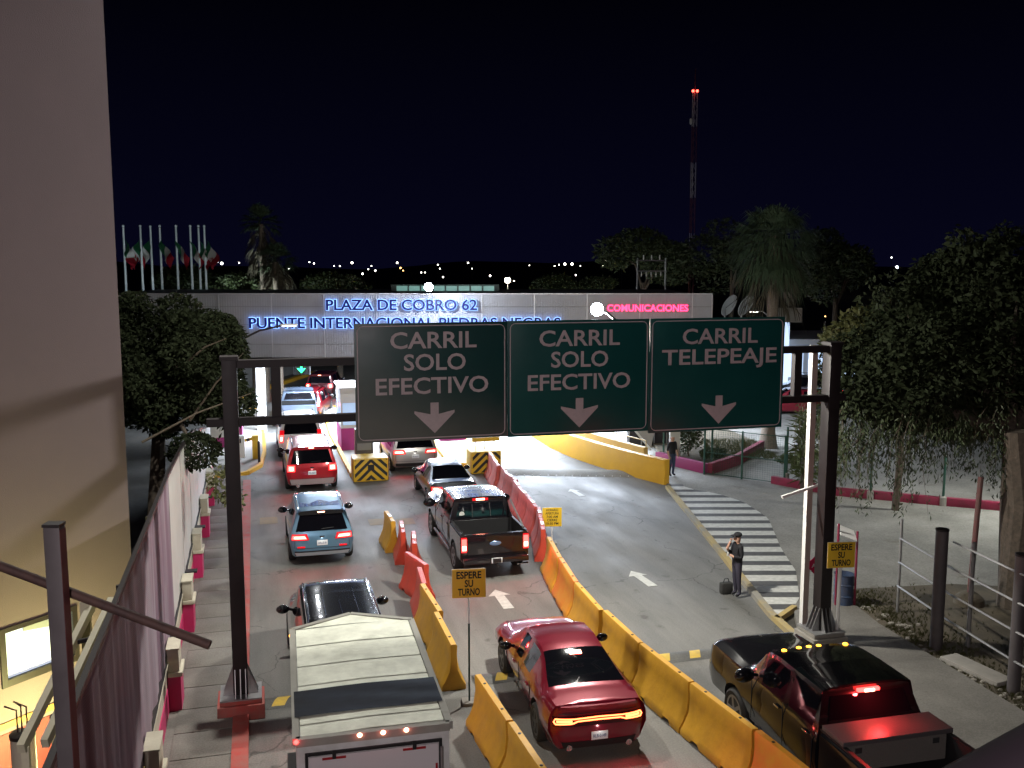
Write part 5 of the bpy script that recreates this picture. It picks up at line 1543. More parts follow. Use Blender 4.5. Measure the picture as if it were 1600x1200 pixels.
# ---- pickups
def pickup(label, x, y, rz, paint, W_=2.03, cab_rear=-.95, rear=-2.95, front=2.95, H_=1.95, zb=1.28, bed_z=1.30, wheels=(-1.9, 1.85), wr=.41, lamp_power=8, text='', toolbox=False, marker=False, box_fill=None, tail='double', light=True, chrome_b=True, tailgate_text=None, arches=True, rack=False, name='pickup_truck'):
    w = W_ / 2
    st_ = [(cab_rear, .45, w * .93, .85, w * .985, zb, w * .95, H_ - .05, w * .78), (cab_rear + .18, .42, w * .94, .85, w, zb, w * .955, H_ - .01, w * .80), (cab_rear + .95, .42, w * .94, .85, w, zb, w * .955, H_, w * .81), (cab_rear + 1.10, .42, w * .94, .85, w, zb, w * .955, H_, w * .81),
           (cab_rear + 1.88, .42, w * .94, .85, w, zb - .02, w * .955, H_ - .05, w * .79), (cab_rear + 2.50, .42, w * .94, .84, w, zb - .04, w * .94, zb + .05, w * .80), (front - .9, .42, w * .94, .80, w, zb - .05, w * .94, zb + .05, w * .80), (front - .25, .42, w * .94, .80, w * .99, zb - .06, w * .93, zb + .03, w * .78), (front, .46, w * .90, .76, w * .95, zb - .12, w * .90, zb - .04, w * .74)]
    inf = vehicle(label, 'pickup truck', name, x, y, rz, st_, [(0, 0), (zb, 0), (H_ - .1, .20), (H_, .18)], {1: 'S', 3: 'S', 4: 'W'}, (wheels[1],), paint, wr=wr, wt=.28, mirrors=(w * 1.02, cab_rear + 2.05, zb + .10, 1.55), corner=.03, front=[(0, .1), (.5, 0), (1.2, .03)], arches=arches)
    root = inf['root']
    patch(inf, 'rear_window', ((-w * .78, w * .78, zb + .06), (-w * .66, w * .66, H_ - .16)), glass_dark, off=.010, n=(8, 3))
    if rack:
        for xx in (-.28, .28):
            b = MB(); b.tube([(xx, inf['ry'](0, zb + .08) - .02, zb + .08), (xx * .95, inf['ry'](0, H_ - .18) - .02, H_ - .18)], .01, 5)
            b.build('window_divider', steel_dark, root)
    # bed: outer shell with hollow, wheel arches cut out
    y0, y1 = rear, cab_rear - .03
    b = MB(); b.b2(-w * .985, w * .985, y0 + .06, y1, .52, bed_z)
    me = b.mesh('bed'); bm = bmesh.new(); bm.from_mesh(me)
    bmesh.ops.bevel(bm, geom=[e for e in bm.edges if abs(e.verts[0].co.y - e.verts[1].co.y) > .5 or abs(e.verts[0].co.z - e.verts[1].co.z) > .3], offset=.05, segments=3, affect='EDGES')
    bm.to_mesh(me); bm.free(); me.materials.append(paint)
    o = bpy.data.objects.new('tmp', me); COL.objects.link(o)
    cut = MB(); cut.b2(-w * .90, w * .90, y0 + .13, y1 - .05, .82, bed_z + .5)
    if arches:
        for sd in (-1, 1): cut.lathe((sd * w, wheels[0], wr + .01), [(wr + .085, -.24), (wr + .085, .24)], 28, 'X')
    cme = cut.mesh('cut'); bm = bmesh.new(); bm.from_mesh(cme); bmesh.ops.recalc_face_normals(bm, faces=bm.faces); bm.to_mesh(cme); bm.free(); cme.materials.append(black_plastic)
    co = bpy.data.objects.new('tmpc', cme); COL.objects.link(co)
    md = o.modifiers.new('b', 'BOOLEAN'); md.operation = 'DIFFERENCE'; md.object = co; md.solver = 'EXACT'
    try: md.material_mode = 'TRANSFER'
    except Exception: pass
    me2 = eval_mesh(o); bpy.data.objects.remove(o); bpy.data.objects.remove(co)
    for p in me2.polygons: p.use_smooth = True
    try: me2.set_sharp_from_angle(angle=R(35))
    except Exception: pass
    me2.name = 'bed'; link_mesh('bed', me2, paint, root)
    fn = lambda x_, z_: y0 + .055
    inf['ry2'] = fn
    b = MB(); b.b2(-w * .80, w * .80, y0, y0 + .055, .62, bed_z - .01); tg = b.build('tailgate', paint, root, bevel=.015)
    b = MB(); b.b2(-w * .93, w * .93, y0 - .17, y0 + .05, .50, .66); b.build('bumper', chrome if chrome_b else paint, root, bevel=.03)
    b = MB(); b.b2(-.12, .12, y0 - .22, y0 - .172, .52, .64); b.b2(-.03, .03, y0 - .32, y0 - .05, .42, .49); b.build('tow_hitch', steel_dark, root)
    b = MB(); b.b2(-w * .5, w * .5, y0 + .2, y1, .40, .515); b.build('frame_rail', black_plastic, root)
    for sd in (-1, 1):
        wheel(root, sd * (w - .13), wheels[0], wr, .28, sd, rim_mat)
        b = MB(); b.b2(sd * w * .955, sd * w * .885, y0 + .14, y1 - .02, bed_z + .001, bed_z + .03); b.build('bed_cap', black_plastic, root)
        if light:
            lx = sd * w * .89
            b = MB(); b.b2(lx - .08, lx + .08, y0 + .02, y0 + .058, .80, bed_z - .06); tl = b.build('tail_light', tail_dim, root, bevel=.01)
            for zz in ((.88, 1.0), (1.06, 1.16)):
                b = MB(); b.b2(lx - .055, lx + .055, y0 + .0, y0 + .02, *zz); b.build('bulb', tail_core if zz[0] < 1 else tail_on, tl)
            b = MB(); b.b2(lx - .07, lx + .07, y0 + .008, y0 + .019, .84, bed_z - .1); b.build('lens', tail_on, tl)
            brake_glow((lx, y0 - .08, 1.0), lamp_power * 1.6, root)
    if light:
        b = MB(); b.b2(-.13, .13, inf['ry'](0, H_ - .08) - .03, inf['ry'](0, H_ - .08) + .02, H_ - .10, H_ - .05); b.build('rear_brake_light', tail_core, root)
        b = MB(); b.b2(-.24, .24, inf['ry'](0, H_ - .08) - .02, inf['ry'](0, H_ - .08) + .03, H_ - .115, H_ - .04); b.build('brake_light_lens', tail_dim, root)
    if text:
        inf2 = dict(inf); inf2['ry'] = lambda x_, z_: y0 - .17
        plate(inf2, .0, .58, text, dy=.01)
    # door gaps and handles
    b = MB()
    for sd in (-1, 1):
        for yy in (cab_rear + .12, cab_rear + 1.05, cab_rear + 2.15): b.box((sd * w * .999, yy, (zb + .5) / 2 + .05), (.012, .012, zb - .58))
    b.build('door_gap', black_plastic, root)
    for sd in (-1, 1):
        for yy in (cab_rear + .32, cab_rear + 1.25):
            b = MB(); b.box((sd * w * 1.005, yy, zb - .14), (.03, .17, .035)); b.build('door_handle', chrome, root, bevel=.008)
        b = MB(); b.tube([(sd * w * .98, cab_rear, .42), (sd * w * .98, cab_rear + 2.4, .42)], .045, 8); b.build('running_board', steel_mauve, root)
    return inf
f150 = pickup('black crew cab pickup with paired red tail lights in the middle lane', 6.40, 28.65, R(0), mat('black brown paint', (.009, .007, .009), .26, .2, coat=1), front=2.9, rear=-2.95, cab_rear=-1.25, H_=1.93, text='FZ-4418-A', lamp_power=20, rack=True, chrome_b=False)
b = MB(); b.ball((.0, -2.955, 1.03), (.17, .015, .07), 16, 8); b.build('badge', mat('blue oval badge', (.2, .3, .5), .2, .5), f150['root'])
b = MB(); b.tube([(.62, -3.0, .40), (.95, -3.0, .40)], .03, 8); b.build('exhaust_tip', chrome, f150['root'])
for sd in (1,):
    b = MB(); b.tube([(.86, -1.35, 1.86), (.9, -2.7, 1.36)], .03, 8); b.build('bed_bar', galv, f150['root'])
b = MB(); b.lathe((-.6, f150['ry'](0, 1.48) - .02, 1.46), [(.02, 0), (.075, 0), (.085, -.006), (.0, -.008)], 16, 'Y'); b.build('sticker', white_paint, f150['root'])
pickup('steel blue pickup crossing beyond the toll booths in the left lane', 2.28, 55.6, R(-3), pick_blue, H_=1.85, text='', light=False, lamp_power=0, arches=False)
sd_ = pickup('black heavy duty pickup with a tool box and amber roof lights in the right lane', 9.62, 14.35, R(-1.0), black_car, W_=2.06, front=2.65, rear=-4.6, cab_rear=-1.42, H_=2.02, zb=1.38, bed_z=1.42, wheels=(-2.9, 1.40), wr=.42, light=False, rack=False, chrome_b=True)
rt = sd_['root']; tb_y = -1.50
b = MB(); b.b2(-.99, .99, tb_y - .62, tb_y - .02, 1.46, 1.54); b.build('toolbox_lid', mat('aluminium lid', (.13, .12, .12), .4, .5, bump=(60, .3)), rt, bevel=.01)
b = MB(); b.b2(-.90, .90, tb_y - .58, tb_y - .03, 1.02, 1.457); b.build('toolbox', mat('checker aluminium', (.20, .19, .17), .45, .5, bump=(45, .8)), rt)
for xx in (-.7, .7):
    b = MB(); b.box((xx, tb_y - .59, 1.36), (.12, .02, .09)); b.build('latch', chrome, rt)
ambr = glow('amber marker light', (1, .42, .03), 8)
for xx in (-.62, -.3, -.1, .1, .62):
    b = MB(); b.ball((xx, .38 if abs(xx) < .5 else .34, 2.0), (.05, .05, .025), 8, 6); b.build('marker_light', ambr, rt)
b = MB(); b.b2(-.2, .2, -1.30, -1.24, 1.90, 1.95); b.build('brake_light_lens', tail_on, rt)
b = MB(); b.b2(-.09, .09, -1.325, -1.30, 1.905, 1.945); b.build('rear_brake_light', tail_core, rt)
point_light('brake_glow', (0, -1.62, 1.95), 60, (1, .04, .04), .04, rt)
# fitting inside the bed
b = MB()
for k_ in range(3): b.tube([(-.35 + .42 * math.cos(a * PI / 8) , -3.3 + k_ * .12, 1.0 + .42 * math.sin(a * PI / 8)) for a in range(9)], .06, 8)
o = b.build('hose_reel', mat('red rubber hose', (.3, .01, .012), .35, coat=.4), None); tag(o, 'coiled red hose lying in the bed of the heavy duty pickup', 'hose')
o.location = (9.62, 14.35, 0); o.rotation_euler.z = R(-1)

# ---- V nose cargo trailer
tr = thing('cargo_trailer', 'white V-nosed enclosed cargo trailer with red marker lights and a dark roof band', 'trailer', (1.46, 14.6, 0), R(-1.5))
w, yR, yF, zT = 1.05, -2.0, 2.05, 2.5
tw = mat('white trailer skin', (.66, .66, .66), .4, noise=(2.5, .35, (.50, .50, .47)))
troof = mat('dusty white roof sheet', (.80, .82, .70), .5, noise=(2.4, .33, (.56, .57, .48)), bump=(3, .6))
ttrim = mat('grey roof trim', (.33, .32, .28), .5, noise=(2.5, .5, (.24, .23, .2)))
b = MB(); b.prism([(-w, yR), (w, yR), (w, yF), (0, yF + .55), (-w, yF)], .45, zT - .06); b.build('box', tw, tr)
b = MB()
for a, c_ in (((-w, yR), (-w, yF)), ((w, yR), (w, yF)), ((-w, yF), (0, yF + .55)), ((w, yF), (0, yF + .55)), ((-w, yR), (w, yR))):
    b.bar((*a, zT - .03), (*c_, zT - .03), .10, .11)
b.build('roof_trim', ttrim, tr)
edges_ = [yR + .06, -1.58, -1.38, -.72, -.30, .42, 1.25, yF]
for i, (a, c_) in enumerate(zip(edges_, edges_[1:])):
    dark = i == 2
    b = MB(); vs = []
    for yy in (a + .02, c_ - .02):
        for xx in (-w + .06, -w * .5, 0, w * .5, w - .06):
            vs.append((xx, yy + .03 * xx, zT + .03 - .02 * abs(xx) + (.008 if dark else 0)))
    b.add(vs, [(j, j + 1, j + 6, j + 5) for j in range(4)]); 
    b.add([(v[0], v[1], v[2] - .03) for v in vs], [(j + 5, j + 6, j + 1, j) for j in range(4)])
    b.build('roof_sheet', troof, tr)
b = MB(); b.add([(-w + .05, yF + .012, zT), (w - .05, yF + .012, zT), (0, yF + .52, zT + .01), (0, yF + .012, zT + .03)], [(0, 3, 2), (3, 1, 2)]); b.build('roof_sheet', troof, tr)
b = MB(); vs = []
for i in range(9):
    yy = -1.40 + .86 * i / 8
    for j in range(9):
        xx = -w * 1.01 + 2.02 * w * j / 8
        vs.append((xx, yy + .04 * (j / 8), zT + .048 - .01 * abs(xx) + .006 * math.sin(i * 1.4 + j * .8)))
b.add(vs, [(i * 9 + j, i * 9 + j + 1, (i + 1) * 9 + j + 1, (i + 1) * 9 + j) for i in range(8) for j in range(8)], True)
b.build('dark_roof_band', mat('blue black roof band', (.003, .004, .008), .5, noise=(1.5, .5, (.005, .008, .02)), spec=.25), tr)  # blue-black strip laid across the roof from edge to edge
b = MB(); b.b2(-w + .16, w - .16, yR - .03, yR - .002, .62, zT - .26); b.build('ramp_door', mat('pale door sheet', (.58, .55, .56), .35), tr)
b = MB()
for a in ((-w + .11, -w + .15, .58, zT - .2), (w - .15, w - .11, .58, zT - .2)): b.b2(a[0], a[1], yR - .035, yR - .001, a[2], a[3])
b.b2(-w + .152, w - .152, yR - .035, yR - .001, zT - .24, zT - .20); b.build('door_seal', black_plastic, tr)
redt = mat('red reflective tape', (.3, .01, .015), .3)
for xx in (-.55, .55):
    b = MB(); b.b2(xx - .16, xx + .16, yR - .045, yR - .031, zT - .31, zT - .28); b.build('reflective_tape', redt, tr)
    b = MB(); b.b2(xx - .025, xx + .025, yR - .06, yR - .036, zT - .30, zT - .18); b.build('hinge', black_plastic, tr)
for xx in (-.86, .86):
    b = MB(); b.b2(xx - .015, xx + .015, yR - .045, yR - .031, 1.6, 1.95); b.build('reflective_tape', redt, tr)
b = MB(); b.tube([(.93, yR - .06, .7), (.93, yR - .06, zT - .3)], .02, 6); b.build('lock_bar', galv, tr)
for xx in (-1.05, -.2, .12, .44):
    b = MB(); b.ball((xx, yR - .055, zT + .0), (.035, .03, .03), 8, 6); b.build('marker_light', tail_core if xx > -1 else tail_on, tr)
    point_light('marker_glow', (xx, yR - .10, zT + .05), .35, (1, .05, .08), .02, tr)
b = MB(); b.ball((-w - .02, yF, zT - .1), (.04, .05, .04), 8, 6); b.build('front_marker', ambr, tr)
point_light('front_marker_glow', (-w - .06, yF, zT - .0), .5, (1, .5, .1), .02, tr)
for sd in (-1, 1):
    wheel(tr, sd * (w - .02), -.4, .34, .2, sd, white_steel); wheel(tr, sd * (w - .02), .42, .34, .2, sd, white_steel)
for sd in (-1, 1):
    b = MB(); b.b2(sd * (w + .002), sd * (w + .14), -.9, .95, .76, .80); b.build('fender', black_plastic, tr)
b = MB(); b.bar((0, yF + .5, .48), (0, yF + 1.05, .48), .1, .1); b.build('drawbar', steel_dark, tr)

# ================================================================== PEOPLE
def person(label, x, y, z0, rz, J, E, Rd, parts, face_dir=-1):
    """one skinned body; parts colour the clothing by region"""
    root = thing('person', label, 'person', (x, y, z0), rz)
    me = bpy.data.meshes.new('body'); me.from_pydata(J, E, [])
    o = bpy.data.objects.new('tmp', me); COL.objects.link(o)
    md = o.modifiers.new('s', 'SKIN'); sv = me.skin_vertices[0].data
    for i, r_ in enumerate(Rd): sv[i].radius = r_ if isinstance(r_, tuple) else (r_, r_)
    sv[0].use_root = True
    md2 = o.modifiers.new('u', 'SUBSURF'); md2.levels = 2; md2.render_levels = 2
    m2 = eval_mesh(o); bpy.data.objects.remove(o)
    m2.materials.clear()
    for mm, _ in parts: m2.materials.append(mm)
    for p in m2.polygons:
        p.use_smooth = True
        c_ = p.center
        for i, (_, test) in enumerate(parts):
            if test(c_): p.material_index = i; break
    m2.name = 'body'
    link_mesh('body', m2, None, root)
    return root
skin = mat('skin', (.42, .24, .17), .5)
blackcloth = mat('black uniform cloth', (.012, .012, .015), .8)
navy = mat('dark purple grey trousers', (.035, .032, .05), .8)
jeans = mat('dark blue jeans', (.03, .045, .09), .8)
# joints: pelvis, spine, chest, neck, head base, head top, hips/knees/feet, shoulders/elbows/hands (facing -Y... local +Y is the back)
J = [(0, 0, .95), (0, .0, 1.14), (0, .01, 1.36), (0, 0, 1.47), (0, -.01, 1.56), (0, -.01, 1.68),
     (-.09, 0, .88), (-.10, .0, .48), (-.10, .04, .09), (-.11, -.09, .04),
     (.09, 0, .88), (.10, 0, .48), (.10, .04, .09), (.12, -.09, .04),
     (-.17, 0, 1.40), (-.24, -.04, 1.12), (-.13, -.24, 1.30), (-.08, -.16, 1.52),
     (.17, 0, 1.40), (.23, .0, 1.12), (.10, -.20, 1.14), (.02, -.24, 1.18)]
E_ = [(0, 1), (1, 2), (2, 3), (3, 4), (4, 5), (0, 6), (6, 7), (7, 8), (8, 9), (0, 10), (10, 11), (11, 12), (12, 13), (2, 14), (14, 15), (15, 16), (16, 17), (2, 18), (18, 19), (19, 20), (20, 21)]
Rd = [(.16, .12), (.14, .11), (.17, .12), .06, (.085, .10), (.075, .09), .10, .068, .048, .04, .10, .068, .048, .04, .075, .052, .04, .04, .075, .052, .04, .04]
p1 = person('man in black uniform and cap standing by the crosswalk, hand raised to his face', *cf(6.04, 24.95), .02, R(-88), J, E_, Rd,
    [(blackcloth, lambda c_: c_.z < .09), (navy, lambda c_: c_.z < .97), (skin, lambda c_: c_.z > 1.475 or (c_.y < -.19 and c_.z > 1.10)), (blackcloth, lambda c_: True)])
b = MB(); b.ball((0, .0, 1.70), (.105, .115, .075), 14, 8); b.build('cap', blackcloth, p1)
b = MB(); b.box((0, -.13, 1.69), (.15, .12, .012), rx=R(10)); b.build('cap_peak', blackcloth, p1, bevel=.004)
b = MB(); b.ball((0, -.115, 1.60), (.016, .028, .022), 8, 6); b.build('nose', skin, p1)
b = MB(); b.box((-.03, -.13, 1.64), (.024, .01, .01)); b.box((.03, -.13, 1.64), (.024, .01, .01)); b.build('eyes', letter_black, p1)
b = MB()
for i in range(4): b.tube([(-.085 + .018 * i, -.17, 1.54), (-.075 + .018 * i, -.185, 1.575), (-.06 + .018 * i, -.175, 1.60)], .008, 6)
b.tube([(-.05, -.16, 1.53), (-.03, -.17, 1.56)], .009, 6); b.build('fingers', skin, p1)
b = MB(); b.b2(-.04, .04, -.30, -.285, 1.14, 1.24); b.build('paper', white_paint, p1)
t = thing('bag', 'small dark bag on the road at the uniformed man\'s feet', 'bag', (*cf(5.82, 25.2), .0), 0)
b = MB(); b.box((0, 0, .16), (.34, .2, .32)); b.build('body', mat('dark bag', (.03, .03, .028), .8), t, bevel=.05)
b = MB(); b.tube([(-.09, 0, .3), (-.05, 0, .42), (.05, 0, .42), (.09, 0, .3)], .012, 6); b.build('handle', black_plastic, t)
J2 = [(a, c_, d) for a, c_, d in J]
J2[15], J2[16], J2[17] = (-.25, .02, 1.14), (-.25, -.06, .92), (-.24, -.10, .84)
J2[19], J2[20], J2[21] = (.25, .02, 1.14), (.25, -.06, .92), (.24, -.10, .84)
p2 = person('bald man in black shirt and jeans standing behind the end of the yellow wall', *cf(6.72, 39.6), .04, R(20), J2, E_, Rd,
    [(blackcloth, lambda c_: c_.z < .09), (jeans, lambda c_: c_.z < .97 and abs(c_.x) < .2), (skin, lambda c_: c_.z > 1.475 or (abs(c_.x) > .2 and c_.z < 1.1)), (blackcloth, lambda c_: True)])
b = MB(); b.ball((0, -.115, 1.60), (.016, .028, .022), 8, 6); b.build('nose', skin, p2)
b = MB(); b.box((-.03, -.105, 1.64), (.024, .01, .01)); b.box((.03, -.105, 1.64), (.024, .01, .01)); b.build('eyes', letter_black, p2)
b = MB(); b.ball((-.10, 0, 1.62), (.015, .025, .035), 8, 6); b.ball((.10, 0, 1.62), (.015, .025, .035), 8, 6); b.build('ears', skin, p2)
for sd in (-1, 1):
    b = MB()
    for i in range(4): b.tube([(sd * .24, -.12 + .022 * i, .84), (sd * .24, -.125 + .022 * i, .79), (sd * .23, -.12 + .022 * i, .755 - .01 * (i % 2))], .009, 6)
    b.tube([(sd * .22, -.13, .85), (sd * .21, -.15, .81)], .009, 6); b.build('fingers', skin, p2)

# ================================================================== TREES AND PLANTS
def leaves(blobs, n, size, seed, droop=0, squash=1.0):
    """leaf quads spread through ellipsoid clumps"""
    rnd = random.Random(seed)
    vs, fs = [], []
    tot = sum(b_[3] * b_[4] * b_[5] for b_ in blobs)
    for bx_, by_, bz_, rx_, ry_, rz_ in blobs:
        k_ = int(n * rx_ * ry_ * rz_ / tot)
        for _ in range(k_):
            while True:
                u = Vector((rnd.uniform(-1, 1), rnd.uniform(-1, 1), rnd.uniform(-1, 1)))
                if .15 < u.length < 1: break
            u = u.normalized() * (u.length ** .45)
            c_ = Vector((bx_ + u.x * rx_, by_ + u.y * ry_, bz_ + u.z * rz_))
            d = Vector((rnd.gauss(0, 1), rnd.gauss(0, 1), rnd.gauss(0, .6) - droop)).normalized()
            s_ = size * rnd.uniform(.45, 1.7)
            e = d.cross(Vector((rnd.gauss(0, 1), rnd.gauss(0, 1), rnd.gauss(0, 1)))).normalized() * s_ * .22
            i = len(vs)
            vs += [tuple(c_), tuple(c_ + d * s_ * .5 + e), tuple(c_ + d * s_), tuple(c_ + d * s_ * .5 - e)]
            fs.append((i, i + 1, i + 2, i + 3))
    return vs, fs
def blob_set(c_, r_, n, seed, s_=.42):
    rnd = random.Random(seed); out = []
    for _ in range(n):
        while True:
            u = Vector((rnd.uniform(-1, 1), rnd.uniform(-1, 1), rnd.uniform(-1, 1)))
            if u.length < 1: break
        u = u.normalized() * (.35 + .55 * u.length)
        k_ = rnd.uniform(.7, 1.2) * s_
        out.append((c_[0] + u.x * r_[0] * .85, c_[1] + u.y * r_[1] * .85, c_[2] + u.z * r_[2] * .85, r_[0] * k_, r_[1] * k_, r_[2] * k_))
    return out
def branchy(base, top, r0, tips, seed):
    b = MB(); rnd = random.Random(seed)
    base, top = Vector(base), Vector(top)
    mid = base.lerp(top, .5) + Vector((rnd.uniform(-.1, .1), rnd.uniform(-.1, .1), 0))
    b.tube([base, mid, top], [r0, r0 * .8, r0 * .6], 9)
    for tp in tips:
        tp = Vector(tp); m1 = top.lerp(tp, .5) + Vector((rnd.uniform(-.3, .3), rnd.uniform(-.3, .3), rnd.uniform(0, .4)))
        b.tube([top - (top - base) * .08, m1, tp], [r0 * .45, r0 * .25, r0 * .06], 6)
    return b
def tree(name, label, base, top, r0, blobs, n, size, m_, seed, cat='tree', droop=0, group=None, m2=None):
    t = thing(name, label, cat, base, 0, group)
    off = Vector(base)
    br = branchy((0, 0, -.05), Vector(top) - off, r0, [Vector(q[:3]) - off for q in [z_ for z_ in blobs if z_[3] > .5][::3]], seed)
    br.build('trunk', bark, t)
    rel = [(q[0] - off.x, q[1] - off.y, q[2] - off.z, *q[3:]) for q in blobs]
    if m2:
        h = len(rel) // 3
        vs, fs = leaves(rel[:h], n // 3, size, seed + 1, droop); b = MB(); b.add(vs, fs); b.build('crown', m2, t)
        rel = rel[h:]; n = n * 2 // 3
    vs, fs = leaves(rel, n, size, seed, droop); b = MB(); b.add(vs, fs); b.build('crown', m_, t)
    return t
# left tree overhanging the fence
bs_ = blob_set((*cf(-9.75, 27.4), 6.05), (2.15, 2.1, 2.05), 36, 3, .32) + blob_set((*cf(-9.75, 27.1), 6.1), (2.75, 2.5, 2.55), 46, 13, .11) + blob_set((*cf(-11.2, 28.5), 6.1), (1.9, 2.0, 2.2), 18, 4, .28) + [(*cf(-8.6, 25.6), 3.9, .7, .7, .5), (*cf(-8.2, 27.5), 4.9, .8, .8, .7)]
lt = tree('shade_tree', 'dark leafy tree leaning over the white fence at the left', (-3.0, 28.3, 0), (*cf(-10.4, 27.9), 4.2), .3, bs_, 72000, .13, leaf_d, 11, droop=.5)
b = MB()
for a, c_ in ((cf(-8.9, 26.2, 4.6), cf(-7.3, 26.0, 6.5)), (cf(-9.4, 24, 4.4), cf(-6.9, 25.2, 5.5)), (cf(-8.9, 26, 6.2), cf(-7.7, 25.8, 6.9))):
    a, c_ = Vector(a) - Vector((-3.0, 28.3, 0)), Vector(c_) - Vector((-3.0, 28.3, 0))
    b.tube([a, a.lerp(c_, .5) + Vector((0, 0, .12)), c_], [.035, .025, .01], 6)
b.build('bare_branch', twig, lt)
# leafy spray hanging in front of the white fence, behind it darker shrubs
bs_ = [(*cf(-7.35, 24.0), 3.35, .38, .4, .5), (*cf(-7.05, 23.8), 3.05, .25, .3, .35)]
vs, fs = leaves([(q[0] + 3.0, q[1] - 28.3, *q[2:]) for q in bs_], 500, .12, 5, .8); b = MB(); b.add(vs, fs); b.build('hanging_spray', leaf_c, lt)

# background trees behind the plaza
back = [((-21.0, 66), 7.4, (3.6, 2.5, 1.6), 'dark tree behind the flagpoles at the far left'), ((-17.2, 64), 7.2, (1.8, 2, 1.3), 'dark rounded tree between the flags and the twin palms'),
        ((9.0, 66), 9.0, (3.4, 2.5, 2.3), 'dark tree behind the utility frame'), ((15.5, 68), 9.5, (4.4, 3, 2.9), 'dark tree between the mast and the large palm'), ((21.5, 64), 8.4, (3.2, 3, 3.0), 'dark tree right behind the large palm'),
        ((-12.6, 70), 7.0, (2.4, 2, 1.2), 'low dark tree right of the twin palms'), ((4.6, 72), 7.3, (3, 2, 1.0), 'low dark tree behind the red neon letters')]
for i, ((x, y), z, r_, lab) in enumerate(back):
    X, Y = cf(x, y)
    tree('broadleaf_tree', lab, (X, Y, 0), (X, Y, z - r_[2] * .6), .25, blob_set((X, Y, z), r_, 12, 40 + i), 9000, .24, leaf_b, 60 + i)
# big pepper tree on the right: dark crown and drooping sprays
bs_ = blob_set((*cf(13.8, 27.5), 6.7), (3.6, 3.0, 2.7), 34, 21, .38) + blob_set((*cf(10.4, 26.3), 5.9), (2.5, 2.0, 1.5), 22, 22, .40) + blob_set((*cf(14.2, 28), 8.7), (2.3, 2.2, 1.6), 13, 23, .34) + blob_set((*cf(16.5, 28), 7.6), (2.3, 2.2, 2.2), 10, 24, .36) + blob_set((*cf(13.3, 27.0), 7.3), (4.9, 3.1, 3.6), 90, 25, .085)
X, Y = cf(13.05, 24.1)
bt = tree('pepper_tree', 'large drooping pepper tree over the lot at the right', (X, Y, 0), (*cf(13.3, 25.2), 4.6), .36, bs_, 120000, .16, leaf_d, 31, droop=.6)
b = MB(); off = Vector((X, Y, 0)); rnd = random.Random(5)
b.tube([(0, 0, -.05), (.05, .05, 1.3), (.35, .3, 2.6), (.1, .4, 4.6)], [.42, .33, .36, .3], 10)
b.build('lower_trunk', bark, bt)
tw_ = MB(); dv_, df_ = [], []
for i in range(420):
    cx_ = rnd.uniform(8.55, 15.5); cy_ = rnd.uniform(23.5, 28.5)
    zt = 4.75 + rnd.uniform(-.5, .7); cy_ = max(cy_, 24.6)
    bot = 2.2 + .10 * abs(cx_ - 9.8) + rnd.uniform(0, 1.6) + (0 if cx_ < 13 else .2)
    if 11.3 < cx_ < 12.6: bot += .9
    p = Vector((*cf(cx_, cy_), zt)) - off
    q = Vector((*cf(cx_ - rnd.uniform(-.1, .6), cy_ - .1), bot)) - off
    m1 = p.lerp(q, .4) + Vector((-.15, 0, .1))
    if rnd.random() < .4: tw_.tube([p, m1, q], [.011, .008, .003], 4, caps=False)
    for k_ in range(38):
        t_ = rnd.random() ** 1.5 * 1.03
        c_ = (p.lerp(m1, t_ * 2) if t_ < .5 else m1.lerp(q, t_ * 2 - 1)) + Vector((rnd.gauss(0, .06), rnd.gauss(0, .06), 0))
        d = Vector((rnd.gauss(0, .5), rnd.gauss(0, .5), -1)).normalized(); s_ = rnd.uniform(.08, .2)
        e = d.cross(Vector((rnd.gauss(0, 1), rnd.gauss(0, 1), 0))).normalized() * .018
        j = len(dv_); dv_ += [tuple(c_), tuple(c_ + d * s_ * .5 + e), tuple(c_ + d * s_), tuple(c_ + d * s_ * .5 - e)]; df_.append((j, j + 1, j + 2, j + 3))
tw_.build('hanging_twigs', twig, bt)
b = MB(); b.add(dv_, df_); b.build('hanging_leaves', leaf_b, bt)
tree('young_tree', 'brighter green small tree between the right sign and the pepper tree', (*cf(13.9, 34), 0), (*cf(13.9, 34), 4.4), .14, blob_set((*cf(13.7, 33.5), 6.3), (2.8, 1.8, 1.35), 14, 77), 15000, .16, leaf_c, 78)
# narrow trunk with painted foot and climbing post near the right edge
t = thing('leaning_post', 'dark red pipe post standing in a stump near the pepper tree trunk', 'post', (*cf(12.0, 24.3), 0))
b = MB(); b.tube([(0, 0, .3), (.22, .1, 3.4)], .07, 10); b.build('pipe', mat('red brown pipe', (.16, .05, .05), .7, noise=(5, .4, (.1, .07, .06))), t)
b = MB(); b.lathe((0, 0, 0), [(.4, 0), (.36, .2), (.2, .34), (.08, .36)], 12); b.build('stump', dirt, t)

